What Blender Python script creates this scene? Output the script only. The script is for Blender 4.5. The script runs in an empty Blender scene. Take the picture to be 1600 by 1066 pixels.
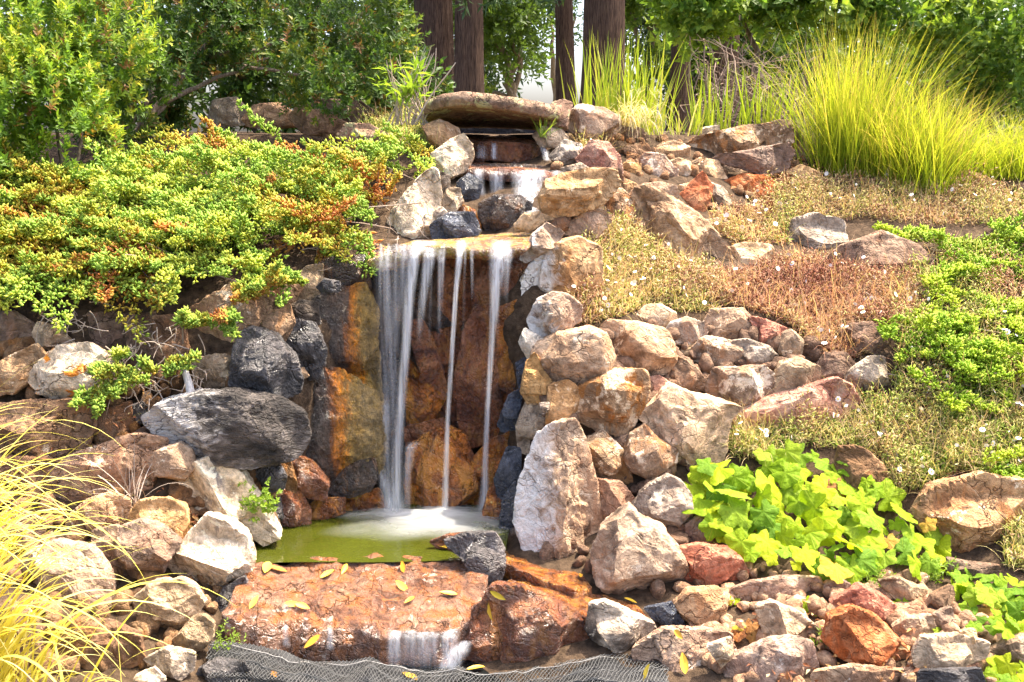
import bpy, math, random
import numpy as np
from mathutils import Vector, Matrix, Euler

# ------------------------------------------------------------------ camera, sky, sun, exposure
scene = bpy.context.scene
COL = scene.collection
FPX = 1650.0                       # focal length in photo pixels (photo is 1600 x 1066)
PITCH = math.radians(11.0)
CAM = np.array([0.0, 0.0, 1.84])   # pool surface is z = 0
cam_d = bpy.data.cameras.new('camera'); cam = bpy.data.objects.new('camera', cam_d); COL.objects.link(cam)
cam.location = CAM; cam.rotation_euler = (math.radians(90) - PITCH, 0, 0)
cam_d.sensor_width = 36; cam_d.lens = FPX / 1600 * 36; cam_d.clip_end = 2000; cam_d.clip_start = 0.05
scene.camera = cam

SUN_DIR = Vector((0.40, 0.12, 0.90)).normalized()      # towards the sun: high, right, slightly behind the fall
world = bpy.data.worlds.new('World'); scene.world = world; world.use_nodes = True
wt = world.node_tree; wt.nodes.clear()
wo = wt.nodes.new('ShaderNodeOutputWorld'); bg = wt.nodes.new('ShaderNodeBackground'); sk = wt.nodes.new('ShaderNodeTexSky')
sk.sky_type = 'NISHITA'; sk.sun_disc = False
sk.sun_elevation = math.asin(SUN_DIR.z); sk.sun_rotation = math.atan2(SUN_DIR.x, SUN_DIR.y)
sk.air_density = 0.7; sk.dust_density = 5.0; sk.ozone_density = 0.6
bg.inputs[1].default_value = 0.15
wt.links.new(sk.outputs[0], bg.inputs[0]); wt.links.new(bg.outputs[0], wo.inputs[0])
sun_d = bpy.data.lights.new('sun', 'SUN'); sun = bpy.data.objects.new('sun', sun_d); COL.objects.link(sun)
sun_d.energy = 2.6; sun_d.angle = math.radians(1.2); sun_d.color = (1.0, 0.89, 0.72)
sun.rotation_euler = SUN_DIR.to_track_quat('Z', 'Y').to_euler()
sun.location = (6, 2, 14)
scene.view_settings.view_transform = 'Standard'; scene.view_settings.look = 'None'
scene.view_settings.gamma = 1.0; scene.view_settings.use_curve_mapping = False
scene.view_settings.exposure = 2.32
scene.cycles.transparent_max_bounces = 24
scene.cycles.max_bounces = 8

# ------------------------------------------------------------------ helpers
rng = np.random.default_rng(7)
random.seed(7)
CT, ST = math.cos(PITCH), math.sin(PITCH)
def P(px, py, Y):
    """point seen at photo pixel (px,py), Y metres in front of the camera"""
    px = np.asarray(px, float); py = np.asarray(py, float); Y = np.asarray(Y, float)
    u = (px - 800) / FPX; v = (533 - py) / FPX
    dy = CT + v * ST; dz = -ST + v * CT
    k = Y / dy
    return np.stack([CAM[0] + u * k, CAM[1] + Y * np.ones_like(k), CAM[2] + dz * k], -1)
def pxm(Y): return FPX / Y

def hsh(ix, iy, iz, s):
    h = (ix.astype(np.int64) * 374761393 + iy.astype(np.int64) * 668265263 + iz.astype(np.int64) * 2147483647 + s * 1274126177) & 0xffffffff
    h = ((h ^ (h >> 13)) * 1274126177) & 0xffffffff
    h = ((h ^ (h >> 16)) * 668265263) & 0xffffffff
    return ((h ^ (h >> 15)) & 0xffffff) / float(0xffffff)
def vnoise(p, s=0):
    p = np.asarray(p, float); i = np.floor(p).astype(np.int64); f = p - i; f = f * f * (3 - 2 * f)
    x, y, z = i[..., 0], i[..., 1], i[..., 2]; fx, fy, fz = f[..., 0], f[..., 1], f[..., 2]
    def c(a, b, d): return hsh(x + a, y + b, z + d, s)
    x00 = c(0,0,0) * (1 - fx) + c(1,0,0) * fx; x10 = c(0,1,0) * (1 - fx) + c(1,1,0) * fx
    x01 = c(0,0,1) * (1 - fx) + c(1,0,1) * fx; x11 = c(0,1,1) * (1 - fx) + c(1,1,1) * fx
    return ((x00 * (1 - fy) + x10 * fy) * (1 - fz) + (x01 * (1 - fy) + x11 * fy) * fz) * 2 - 1
def fbm(p, s=0, o=4, g=0.5):
    r = 0; a = 1; t = 0; p = np.asarray(p, float)
    for k in range(o):
        r = r + a * vnoise(p * (2.03 ** k) + 17.3 * k, s + k); t += a; a *= g
    return r / t

def mesh_np(name, V, F, mat, smooth=False, attrs=None):
    V = np.asarray(V, np.float32); F = np.asarray(F, np.int32)
    me = bpy.data.meshes.new(name); k = F.shape[1]
    me.vertices.add(len(V)); me.vertices.foreach_set('co', V.ravel())
    me.loops.add(F.size); me.loops.foreach_set('vertex_index', F.ravel())
    me.polygons.add(len(F)); me.polygons.foreach_set('loop_start', np.arange(0, F.size, k, dtype=np.int32))
    me.polygons.foreach_set('loop_total', np.full(len(F), k, np.int32))
    if smooth: me.polygons.foreach_set('use_smooth', np.ones(len(F), bool))
    for an, av in (attrs or {}).items():
        a = me.attributes.new(an, 'FLOAT', 'POINT'); a.data.foreach_set('value', np.asarray(av, np.float32))
    me.update(); me.validate()
    if mat: me.materials.append(mat)
    return me
def tag(o, label=None, cat=None, group=None, kind=None):
    if label: o['label'] = label
    if cat: o['category'] = cat
    if group: o['group'] = group
    if kind: o['kind'] = kind
    return o
def add(name, me, parent=None, loc=(0, 0, 0), rot=None):
    o = bpy.data.objects.new(name, me); COL.objects.link(o); o.location = loc
    if rot is not None: o.rotation_euler = rot
    if parent: o.parent = parent
    return o
def thing(name, label, cat, loc=(0, 0, 0), group=None):
    return tag(add(name, None, None, loc), label, cat, group)

def in_poly(px, py, poly):
    px = np.asarray(px); py = np.asarray(py); r = np.zeros(px.shape, bool); n = len(poly); j = n - 1
    for i in range(n):
        xi, yi = poly[i]; xj, yj = poly[j]
        c = ((yi > py) != (yj > py)) & (px < (xj - xi) * (py - yi) / (yj - yi + 1e-9) + xi)
        r ^= c; j = i
    return r
def pts(s): return [tuple(float(q) for q in a.split(',')) for a in s.split()]
def sample_poly(poly, n):
    a = np.array(poly); lo = a.min(0); hi = a.max(0); out = np.zeros((0, 2))
    while len(out) < n:
        q = rng.uniform(lo, hi, (n * 2, 2)); q = q[in_poly(q[:, 0], q[:, 1], poly)]; out = np.vstack([out, q])
    return out[:n]
def unit(v): return v / (np.linalg.norm(v, axis=-1, keepdims=True) + 1e-9)
def rdir(n):
    return unit(rng.normal(size=(n, 3)))

# vectorised small pieces ------------------------------------------------------
def spindles(B, D, L, W):
    """stretched bipyramids from B along D"""
    n = len(B); D = unit(D); L = np.broadcast_to(L, n)[:, None]; W = np.broadcast_to(W, n)[:, None]
    a = unit(np.cross(D, rdir(n))); b = np.cross(D, a)
    V = np.empty((n, 5, 3)); V[:, 0] = B; V[:, 4] = B + D * L; m = B + D * L * 0.55
    for k in range(3):
        an = k * 2 * math.pi / 3; V[:, k + 1] = m + (a * math.cos(an) + b * math.sin(an)) * W
    f = np.array([[0,2,1],[0,3,2],[0,1,3],[4,1,2],[4,2,3],[4,3,1]])
    F = (np.arange(n)[:, None, None] * 5 + f[None]).reshape(-1, 3)
    return V.reshape(-1, 3), F
def leaves(B, D, N, L, W, fold=0.25, droop=0.15):
    """lance leaves: 6 verts, 4 tris, folded on the midrib and drooping"""
    n = len(B); D = unit(D); S = unit(np.cross(D, N)); N = np.cross(S, D)
    L = np.broadcast_to(L, n)[:, None]; W = np.broadcast_to(W, n)[:, None]
    V = np.empty((n, 6, 3))
    V[:, 0] = B; V[:, 1] = B + D * L * .45 - N * L * droop * .2
    V[:, 2] = B + D * L - N * L * droop
    V[:, 3] = B + D * L * .42 + S * W * .5 + N * W * fold; V[:, 4] = B + D * L * .42 - S * W * .5 + N * W * fold
    V[:, 5] = B + D * L * .75 - N * L * droop * .5
    f = np.array([[0,3,1],[0,1,4],[1,3,2],[1,2,4]])
    V = V[:, :5]
    F = (np.arange(n)[:, None, None] * 5 + f[None]).reshape(-1, 3)
    return V.reshape(-1, 3), F
def tube(path, rad, k=6):
    path = np.asarray(path, float); n = len(path); rad = np.broadcast_to(rad, n)
    T = unit(np.gradient(path, axis=0)); ref = np.array([0.31, 0.77, 0.55])
    a = unit(np.cross(T, ref)); b = np.cross(T, a)
    an = np.arange(k) * 2 * math.pi / k
    V = path[:, None] + rad[:, None, None] * (np.cos(an)[None, :, None] * a[:, None] + np.sin(an)[None, :, None] * b[:, None])
    i = np.arange(n - 1)[:, None] * k; j = np.arange(k)[None]; j2 = (j + 1) % k
    F = np.stack([i + j, i + j2, i + k + j2, i + k + j], -1).reshape(-1, 4)
    return V.reshape(-1, 3), F
def join(parts):
    Vs, Fs, o = [], [], 0
    for V, F in parts:
        Vs.append(V); Fs.append(F + o); o += len(V)
    return np.vstack(Vs), np.vstack(Fs)
def blades(B, D, L, W, droop, seg=8, seed=0):
    """grass ribbons that leave B along D and bend under their weight; n x (seg+1) x 2 verts"""
    n = len(B); D = unit(D); L = np.broadcast_to(L, n); W = np.broadcast_to(W, n); droop = np.broadcast_to(droop, n)
    p = B.copy(); d = D.copy(); V = np.empty((n, seg + 1, 2, 3)); T = np.empty((n, seg + 1))
    side = unit(np.cross(D, np.array([0, 0, 1.0]) + 0.3 * rdir(n)))
    for s in range(seg + 1):
        t = s / seg; w = W * (1 - t ** 1.8) * (0.55 + 0.45 * min(1, t * 5)) + 0.0006
        V[:, s, 0] = p - side * w[:, None] * .5; V[:, s, 1] = p + side * w[:, None] * .5; T[:, s] = t
        p = p + d * (L / seg)[:, None]
        d = unit(d + np.array([0, 0, -1.0]) * (droop * (0.4 + 1.6 * t))[:, None] / seg * 2)
    i = np.arange(seg)[:, None] * 2; f = (i + np.array([[0, 1, 3, 2]]))
    F = (np.arange(n)[:, None, None] * (seg + 1) * 2 + f[None]).reshape(-1, 4)
    return V.reshape(-1, 3), F, np.repeat(T.ravel(), 2)

# ------------------------------------------------------------------ materials
class G:
    def __init__(s, name):
        s.m = bpy.data.materials.new(name); s.m.use_nodes = True; s.t = s.m.node_tree; s.t.nodes.clear()
        s.out = s.t.nodes.new('ShaderNodeOutputMaterial')
    def n(s, typ, ins=None, **kw):
        nd = s.t.nodes.new('ShaderNode' + typ)
        for k, v in kw.items(): setattr(nd, k, v)
        for k, v in (ins or {}).items():
            i = nd.inputs[k]
            if hasattr(v, 'is_linked') or isinstance(v, bpy.types.NodeSocket): s.t.links.new(v, i)
            else: i.default_value = v
        return nd
    def ramp(s, fac, stops, interp='LINEAR'):
        r = s.n('ValToRGB', {0: fac}); cr = r.color_ramp; cr.interpolation = interp
        while len(cr.elements) < len(stops): cr.elements.new(0.5)
        for e, (p, c) in zip(cr.elements, stops):
            e.position = p; e.color = (c, c, c, 1) if isinstance(c, (int, float)) else (*c, 1)
        return r.outputs[0]
    def mix(s, f, a, b, mode='MIX'):
        m = s.n('Mix', data_type='RGBA', blend_type=mode)
        for k, v in ((0, f), (6, a), (7, b)):
            if isinstance(v, bpy.types.NodeSocket): s.t.links.new(v, m.inputs[k])
            else: m.inputs[k].default_value = v if k == 0 else (*v, 1) if len(v) == 3 else v
        return m.outputs[2]
    def math(s, op, a, b=0.0):
        m = s.n('Math', {0: a, 1: b}, operation=op); return m.outputs[0]
    def noise(s, vec, scale, detail=5, rough=.6, dist=0.0):
        return s.n('TexNoise', {'Vector': vec, 'Scale': scale, 'Detail': detail, 'Roughness': rough, 'Distortion': dist}).outputs[0]
    def done(s, sh):
        s.t.links.new(sh, s.out.inputs[0]); return s.m

def rockmat(name, c1, c2, c3, lich=None, lamt=.5, stain=None, samt=.5, rough=.85, wet=0., stretch=(1, 1, 1), bump=1., moss=None, mamt=.4, sc=1.0, grad=None):
    wm = (lambda c: (c[0] * 1.08, c[1] * .95, c[2] * .78)) if max(c2) > .14 and not wet else (lambda c: c)
    c1, c2, c3 = wm(c1), wm(c2), wm(c3); lich = wm(lich) if lich else None
    g = G(name); tc = g.n('TexCoord'); oi = g.n('ObjectInfo')
    off = g.n('VectorMath', {0: oi.outputs['Random'], 1: (37.1, 91.7, 53.3)}, operation='MULTIPLY').outputs[0]
    st = g.n('VectorMath', {0: tc.outputs['Object'], 1: stretch}, operation='MULTIPLY').outputs[0]
    vec = g.n('VectorMath', {0: st, 1: off}, operation='ADD').outputs[0]
    n1 = g.noise(vec, 4.2 * sc, 8, .62, .8)
    col = g.ramp(n1, [(.32, c1), (.5, c2), (.66, c3)])
    # grain and mineral speckle
    n2 = g.noise(vec, 34 * sc, 6, .7)
    col = g.mix(1.0, col, g.ramp(n2, [(.3, .5), (.5, .95), (.7, 1.3)]), 'MULTIPLY')
    n2b = g.noise(vec, 11 * sc, 7, .65, 1.2)
    col = g.mix(1.0, col, g.ramp(n2b, [(.33, .55), (.5, 1.0), (.64, 1.22)]), 'MULTIPLY')
    if stain:
        sv = g.n('VectorMath', {0: vec, 1: (1.4, 1.4, .55)}, operation='MULTIPLY').outputs[0]
        n3 = g.noise(sv, 7.5 * sc, 7, .65, .5)
        col = g.mix(g.ramp(n3, [(.62 - .3 * samt, 0.), (.72 - .3 * samt, 1.)]), col, stain)
    if moss:
        n5 = g.noise(vec, 9 * sc, 8, .75, .4)
        col = g.mix(g.ramp(n5, [(.66 - .3 * mamt, 0.), (.72 - .3 * mamt, .9)]), col, moss)
    if lich:
        n4 = g.noise(vec, 8.5 * sc, 9, .72, .3)
        lc = g.mix(g.noise(vec, 50, 3), lich, tuple(min(1, q * 1.3) for q in lich))
        col = g.mix(g.ramp(n4, [(.70 - .26 * lamt, 0.), (.735 - .26 * lamt, .9)]), col, lc)
    if grad:                                            # pale side: mineral crust plus lit tone painted into the colour
        gx = g.n('SeparateXYZ', {0: tc.outputs['Object']}).outputs[0]
        gm = g.math('ADD', g.math('MULTIPLY', g.math('SUBTRACT', gx, grad[1]), 1 / grad[2]), g.math('MULTIPLY', g.math('SUBTRACT', n2b, .5), 3.5))
        col = g.mix(g.ramp(g.math('ADD', gm, .5), [(.05, 0.), (.95, 1.)]), col, grad[0])
    # dark pits
    pit = g.n('TexVoronoi', {'Vector': vec, 'Scale': 46.0 * sc, 'Randomness': 1.0}).outputs[0]
    pm = g.math('MULTIPLY', g.ramp(pit, [(.05, 1.), (.14, 0.)]), g.ramp(n2b, [(.42, 0.), (.6, 1.)]))
    col = g.mix(g.math('MULTIPLY', pm, .55), col, tuple(q * .25 for q in c1))
    crk = g.n('TexVoronoi', {'Vector': g.n('VectorMath', {0: vec, 1: g.n('VectorMath', {0: g.n('TexNoise', {'Vector': vec, 'Scale': 6.0, 'Detail': 4.0}).outputs[1], 1: (.5, .5, .5)}, operation='MULTIPLY').outputs[0]}, operation='ADD').outputs[0], 'Scale': 3.6 * sc}, feature='DISTANCE_TO_EDGE').outputs[0]
    ckm = g.math('MULTIPLY', g.ramp(crk, [(.0, 1.), (.022, 0.)]), g.ramp(g.math('ADD', n1, g.math('MULTIPLY', g.math('SUBTRACT', oi.outputs['Random'], .75), .35)), [(.42, 0.), (.56, 1.)]))
    col = g.mix(g.math('MULTIPLY', ckm, .7), col, tuple(q * .22 for q in c1))
    hv = g.n('HueSaturation', {'Saturation': 1.0, 'Value': g.math('MULTIPLY_ADD', oi.outputs['Random'], .3), 'Color': col})
    vv = g.n('MapRange', {0: oi.outputs['Random'], 3: .86, 4: 1.14}); g.t.links.new(vv.outputs[0], hv.inputs['Value'])
    if not wet:                                          # stones of one kind still differ in tint
        r2 = g.math('FRACT', g.math('MULTIPLY', oi.outputs['Random'], 7.31)); r3 = g.math('FRACT', g.math('MULTIPLY', oi.outputs['Random'], 23.7))
        s2 = g.n('MapRange', {0: r2, 3: .8, 4: 1.2}); g.t.links.new(s2.outputs[0], hv.inputs['Saturation'])
        h2 = g.n('MapRange', {0: r3, 3: .496, 4: .504}); g.t.links.new(h2.outputs[0], hv.inputs['Hue'])
    # relief: cracks, lumps, grain
    dv = g.n('VectorMath', {0: vec, 1: g.n('VectorMath', {0: g.n('TexNoise', {'Vector': vec, 'Scale': 5.0}).outputs[1], 1: (.35, .35, .35)}, operation='MULTIPLY').outputs[0]}, operation='ADD').outputs[0]
    cr = g.n('TexVoronoi', {'Vector': dv, 'Scale': 4.5 * sc}, feature='DISTANCE_TO_EDGE').outputs[0]
    crm = g.ramp(cr, [(.0, 0.), (.03, 1.)])
    h = g.math('ADD', g.math('MULTIPLY', n2b, 1.2), g.math('MULTIPLY', n2, .5))
    h = g.math('ADD', h, g.math('MULTIPLY', crm, .16)); h = g.math('ADD', h, g.math('MULTIPLY', g.noise(vec, 90, 4, .7), .22))
    h = g.math('SUBTRACT', h, g.math('MULTIPLY', pm, .3)); h = g.math('SUBTRACT', h, g.math('MULTIPLY', ckm, .5))
    bp = g.n('Bump', {'Strength': min(1, .8 * bump), 'Distance': .045, 'Height': h})
    b = g.n('BsdfPrincipled', {'Base Color': hv.outputs[0], 'Normal': bp.outputs[0]})
    if wet:
        rr = g.ramp(g.noise(vec, 16, 5, .7), [(.35, .10), (.7, rough)]); g.t.links.new(rr, b.inputs['Roughness'])
        b.inputs['Specular IOR Level'].default_value = .5 + .3 * wet; b.inputs['Coat Weight'].default_value = .25 * wet; b.inputs['Coat Roughness'].default_value = .12; g.t.links.new(bp.outputs[0], b.inputs['Coat Normal'])
    else:
        b.inputs['Roughness'].default_value = rough; b.inputs['Specular IOR Level'].default_value = .25
    return g.done(b.outputs[0])

LICH = (.60, .54, .45)
RM = {
 'tan':   rockmat('rock_tan', (.25, .155, .09), (.46, .325, .21), (.60, .47, .34), LICH, .42, (.40, .22, .10), .25),
 'beige': rockmat('rock_beige', (.36, .24, .14), (.57, .42, .27), (.68, .55, .40), (.70, .62, .50), .3),
 'grey':  rockmat('rock_grey', (.17, .135, .105), (.35, .29, .235), (.50, .435, .36), LICH, .5, (.34, .22, .13), .2),
 'lichen':rockmat('rock_lichen', (.19, .13, .09), (.33, .25, .19), (.44, .36, .29), (.62, .56, .48), .62, (.40, .20, .09), .4),
 'brown': rockmat('rock_brown', (.12, .075, .05), (.23, .155, .11), (.34, .25, .18), (.50, .46, .40), .25, (.30, .15, .07), .25),
 'red':   rockmat('rock_red', (.27, .09, .055), (.44, .185, .125), (.53, .31, .22), (.62, .52, .42), .22, (.46, .26, .16), .3),
 'pink':  rockmat('rock_pink', (.22, .13, .09), (.40, .28, .205), (.53, .41, .31), (.60, .57, .53), .38, (.38, .20, .11), .25),
 'white': rockmat('rock_white', (.30, .20, .13), (.54, .44, .34), (.76, .70, .62), (.80, .76, .69), .5, (.22, .16, .12), .22),
 'tanw': rockmat('rock_tan_white_side', (.25, .155, .095), (.46, .33, .225), (.58, .46, .34), LICH, .4, (.40, .22, .11), .25, grad=((.78, .74, .67), -.07, -.12)),
 'spot': rockmat('rock_orange_lichen', (.30, .25, .20), (.58, .53, .46), (.74, .70, .64), (.58, .26, .09), .55, (.30, .23, .17), .25),
 'hollow_shade': rockmat('rock_painted_hollow_shade', (.006, .006, .008), (.012, .012, .016), (.025, .024, .028)),  # near-black paint stands in for the shade under the bridge slab
 'bleach': rockmat('rock_bleached', (.42, .34, .26), (.72, .66, .57), (.84, .80, .73), (.85, .82, .76), .5, (.20, .17, .15), .15),
 'dark':  rockmat('rock_dark', (.025, .023, .024), (.065, .058, .055), (.15, .13, .12), (.42, .39, .36), .28, rough=.6, wet=.2),
 'bw':    rockmat('rock_black_white', (.03, .028, .03), (.17, .14, .115), (.70, .63, .54), (.75, .70, .62), .4, rough=.55, sc=.8),
 'blue':  rockmat('rock_blue_black', (.02, .024, .034), (.05, .058, .078), (.11, .12, .15), (.34, .33, .34), .2, rough=.4, wet=.5),  # on the stones right of the fall this colour includes painted shade
 'wood':  rockmat('rock_grained', (.022, .02, .019), (.095, .078, .066), (.26, .22, .19), (.40, .36, .33), .25, rough=.6, grad=((.62, .57, .52), -.16, -.22), stretch=(.7, 1, 1.7), bump=1.5, sc=1.3),
 'worange': rockmat('rock_wet_orange', (.085, .024, .007), (.28, .080, .013), (.58, .18, .018), (.45, .30, .09), .25, (.50, .20, .03), .5, rough=.5, wet=1., bump=1.3, sc=1.4),
 'wred':  rockmat('rock_wet_red', (.09, .027, .013), (.25, .082, .033), (.42, .17, .07), (.42, .30, .20), .2, (.33, .13, .035), .35, rough=.5, wet=1., bump=1.3, sc=1.4),
 'wdark': rockmat('rock_wet_dark', (.022, .015, .011), (.065, .04, .026), (.15, .085, .045), (.30, .20, .09), .3, (.20, .085, .025), .25, rough=.5, wet=1., bump=1.2, sc=1.3),
 'slab':  rockmat('rock_wet_slab', (.10, .036, .016), (.23, .105, .055), (.36, .20, .125), (.42, .32, .25), .42, (.30, .105, .03), .45, rough=.32, wet=1., bump=1.1, sc=1.2, moss=(.10, .07, .02), mamt=.15),
 'bridge':rockmat('rock_bridge', (.17, .12, .105), (.28, .215, .185), (.38, .31, .27), (.40, .43, .30), .62, (.33, .20, .14), .25, bump=1.2),
 'mossy': rockmat('rock_mossy_ledge', (.15, .06, .02), (.34, .15, .06), (.48, .26, .14), (.46, .34, .04), .6, (.40, .26, .02), .45, rough=.5, wet=1., sc=1.3),
}
def streakmat():
    g = G('rock_wet_streaked'); tc = g.n('TexCoord'); oi = g.n('ObjectInfo'); o = tc.outputs['Object']
    st = g.n('VectorMath', {0: o, 1: (1, 1, .3)}, operation='MULTIPLY').outputs[0]
    x = g.n('SeparateXYZ', {0: o}).outputs[0]
    f = g.math('ADD', g.math('MULTIPLY', x, 3.2), g.math('MULTIPLY', g.math('SUBTRACT', g.noise(st, 9, 6, .7, .5), .5), .9)); f = g.math('ADD', f, .5)
    col = g.ramp(f, [(.2, (.06, .045, .035)), (.4, (.14, .085, .055)), (.48, (.32, .10, .018)), (.62, (.74, .26, .02)), (.76, (.42, .25, .06)), (1., (.30, .20, .07))])
    n2 = g.noise(o, 45, 6, .75); n3 = g.noise(st, 22, 6, .7, .6)
    col = g.mix(1., col, g.ramp(n2, [(.32, .35), (.5, .9), (.68, 1.7)]), 'MULTIPLY'); col = g.mix(1., col, g.ramp(n3, [(.35, .55), (.6, 1.25)]), 'MULTIPLY')
    h = g.math('ADD', g.math('MULTIPLY', n2, .7), n3)
    bp = g.n('Bump', {'Strength': 1., 'Distance': .05, 'Height': h})
    b = g.n('BsdfPrincipled', {'Base Color': col, 'Roughness': g.ramp(g.noise(o, 30, 4), [(.35, .12), (.65, .6)]), 'Specular IOR Level': .7, 'Coat Weight': .25, 'Coat Roughness': .12, 'Coat Normal': bp.outputs[0], 'Normal': bp.outputs[0]})
    return g.done(b.outputs[0])
RM['wstreak'] = streakmat()
def leafmat(name, stops, trans=.45, rough=.5, spec=.35, attr='rnd'):
    g = G(name); at = g.n('Attribute', attribute_name=attr)
    col = g.ramp(at.outputs['Fac'], stops)
    b = g.n('BsdfPrincipled', {'Base Color': col, 'Roughness': rough, 'Specular IOR Level': spec})
    t = g.n('BsdfTranslucent', {'Color': g.mix(1., col, (1.25, 1.2, .7), 'MULTIPLY')})
    return g.done(g.n('MixShader', {0: trans, 1: b.outputs[0], 2: t.outputs[0]}).outputs[0])
LM = {
 'shrub': leafmat('leaf_evergreen', [(0., (.22, .10, .03)), (.1, (.30, .20, .04)), (.22, (.08, .16, .02)), (.6, (.15, .27, .025)), (.9, (.32, .40, .04)), (1., (.48, .46, .07))]),
 'shrub2': leafmat('leaf_evergreen_dark', [(0., (.20, .09, .025)), (.14, (.15, .11, .03)), (.3, (.04, .085, .015)), (.7, (.07, .135, .02)), (.93, (.17, .21, .03)), (1., (.36, .28, .06))]),
 'juniper': leafmat('juniper_scales', [(0., (.48, .19, .06)), (.14, (.60, .29, .07)), (.28, (.60, .45, .07)), (.44, (.46, .47, .055)), (.66, (.28, .42, .06)), (.86, (.35, .52, .085)), (1., (.58, .64, .10))], .4, .6),
 'juniper2': leafmat('juniper_scales_bright', [(0., (.36, .26, .06)), (.12, (.34, .38, .04)), (.5, (.29, .46, .035)), (1., (.50, .60, .05))], .4, .6),
 'mat': leafmat('fleabane_foliage', [(0., (.30, .13, .085)), (.22, (.46, .25, .16)), (.42, (.62, .46, .28)), (.6, (.58, .52, .20)), (.78, (.42, .46, .11)), (1., (.28, .40, .06))], .35, .7, .2),
 'grass': leafmat('fountain_grass_blade', [(0., (.17, .26, .02)), (.35, (.29, .36, .025)), (.65, (.42, .42, .05)), (.85, (.46, .36, .10)), (1., (.40, .24, .12))], .5, .5, .3),
 'iris': leafmat('iris_blade', [(0., (.55, .47, .30)), (.25, (.50, .46, .12)), (.5, (.36, .42, .04)), (1., (.20, .30, .025))], .5, .45),
 'straw': leafmat('straw_grass_blade', [(0., (.52, .46, .05)), (.5, (.70, .62, .12)), (.85, (.78, .72, .30)), (1., (.58, .38, .12))], .4, .45),
 'broad': leafmat('broad_tree_leaf', [(0., (.05, .09, .018)), (.6, (.10, .17, .03)), (1., (.22, .28, .05))], .5),
 'conifer': leafmat('conifer_needle', [(0., (.02, .045, .015)), (.6, (.04, .085, .022)), (1., (.09, .14, .035))], .3),
 'bright': leafmat('bright_tree_leaf', [(0., (.07, .12, .02)), (.5, (.13, .24, .03)), (1., (.27, .36, .05))], .5),
 'weed': leafmat('weed_leaf', [(0., (.10, .20, .02)), (1., (.28, .40, .05))], .5),
 'litter': leafmat('leaf_litter', [(0., (.16, .06, .03)), (.5, (.34, .14, .06)), (.8, (.45, .27, .10)), (1., (.50, .42, .25))], .2, .7, .2),
 'twig': leafmat('dry_twig', [(0., (.20, .14, .10)), (.6, (.36, .27, .20)), (1., (.52, .45, .38))], .0, .8, .2),
}
def simple(name, c1, c2, scale=20, rough=.8, spec=.3, bump=.4, stretch=(1, 1, 1), trans=0.):
    g = G(name); tc = g.n('TexCoord'); v = g.n('VectorMath', {0: tc.outputs['Object'], 1: stretch}, operation='MULTIPLY').outputs[0]
    n = g.noise(v, scale, 6, .65); col = g.ramp(n, [(.32, c1), (.68, c2)])
    bp = g.n('Bump', {'Strength': bump, 'Distance': .02, 'Height': n})
    b = g.n('BsdfPrincipled', {'Base Color': col, 'Roughness': rough, 'Specular IOR Level': spec, 'Normal': bp.outputs[0]}).outputs[0]
    if trans:
        b = g.n('MixShader', {0: trans, 1: b, 2: g.n('BsdfTranslucent', {'Color': col}).outputs[0]}).outputs[0]
    return g.done(b)
M_bark = simple('redwood_bark', (.014, .008, .006), (.14, .086, .064), 22, .9, .15, 1., (6, 6, .35))
M_wood = simple('grey_brown_branch', (.10, .07, .05), (.30, .23, .17), 30, .85, .2, .6, (4, 4, .6))
M_soil = simple('bank_soil', (.03, .02, .013), (.105, .07, .044), 24, .95, .1, .9)
M_far = simple('far_ground_grass', (.12, .10, .04), (.30, .26, .12), 3, .95, .1, .2)
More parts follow.
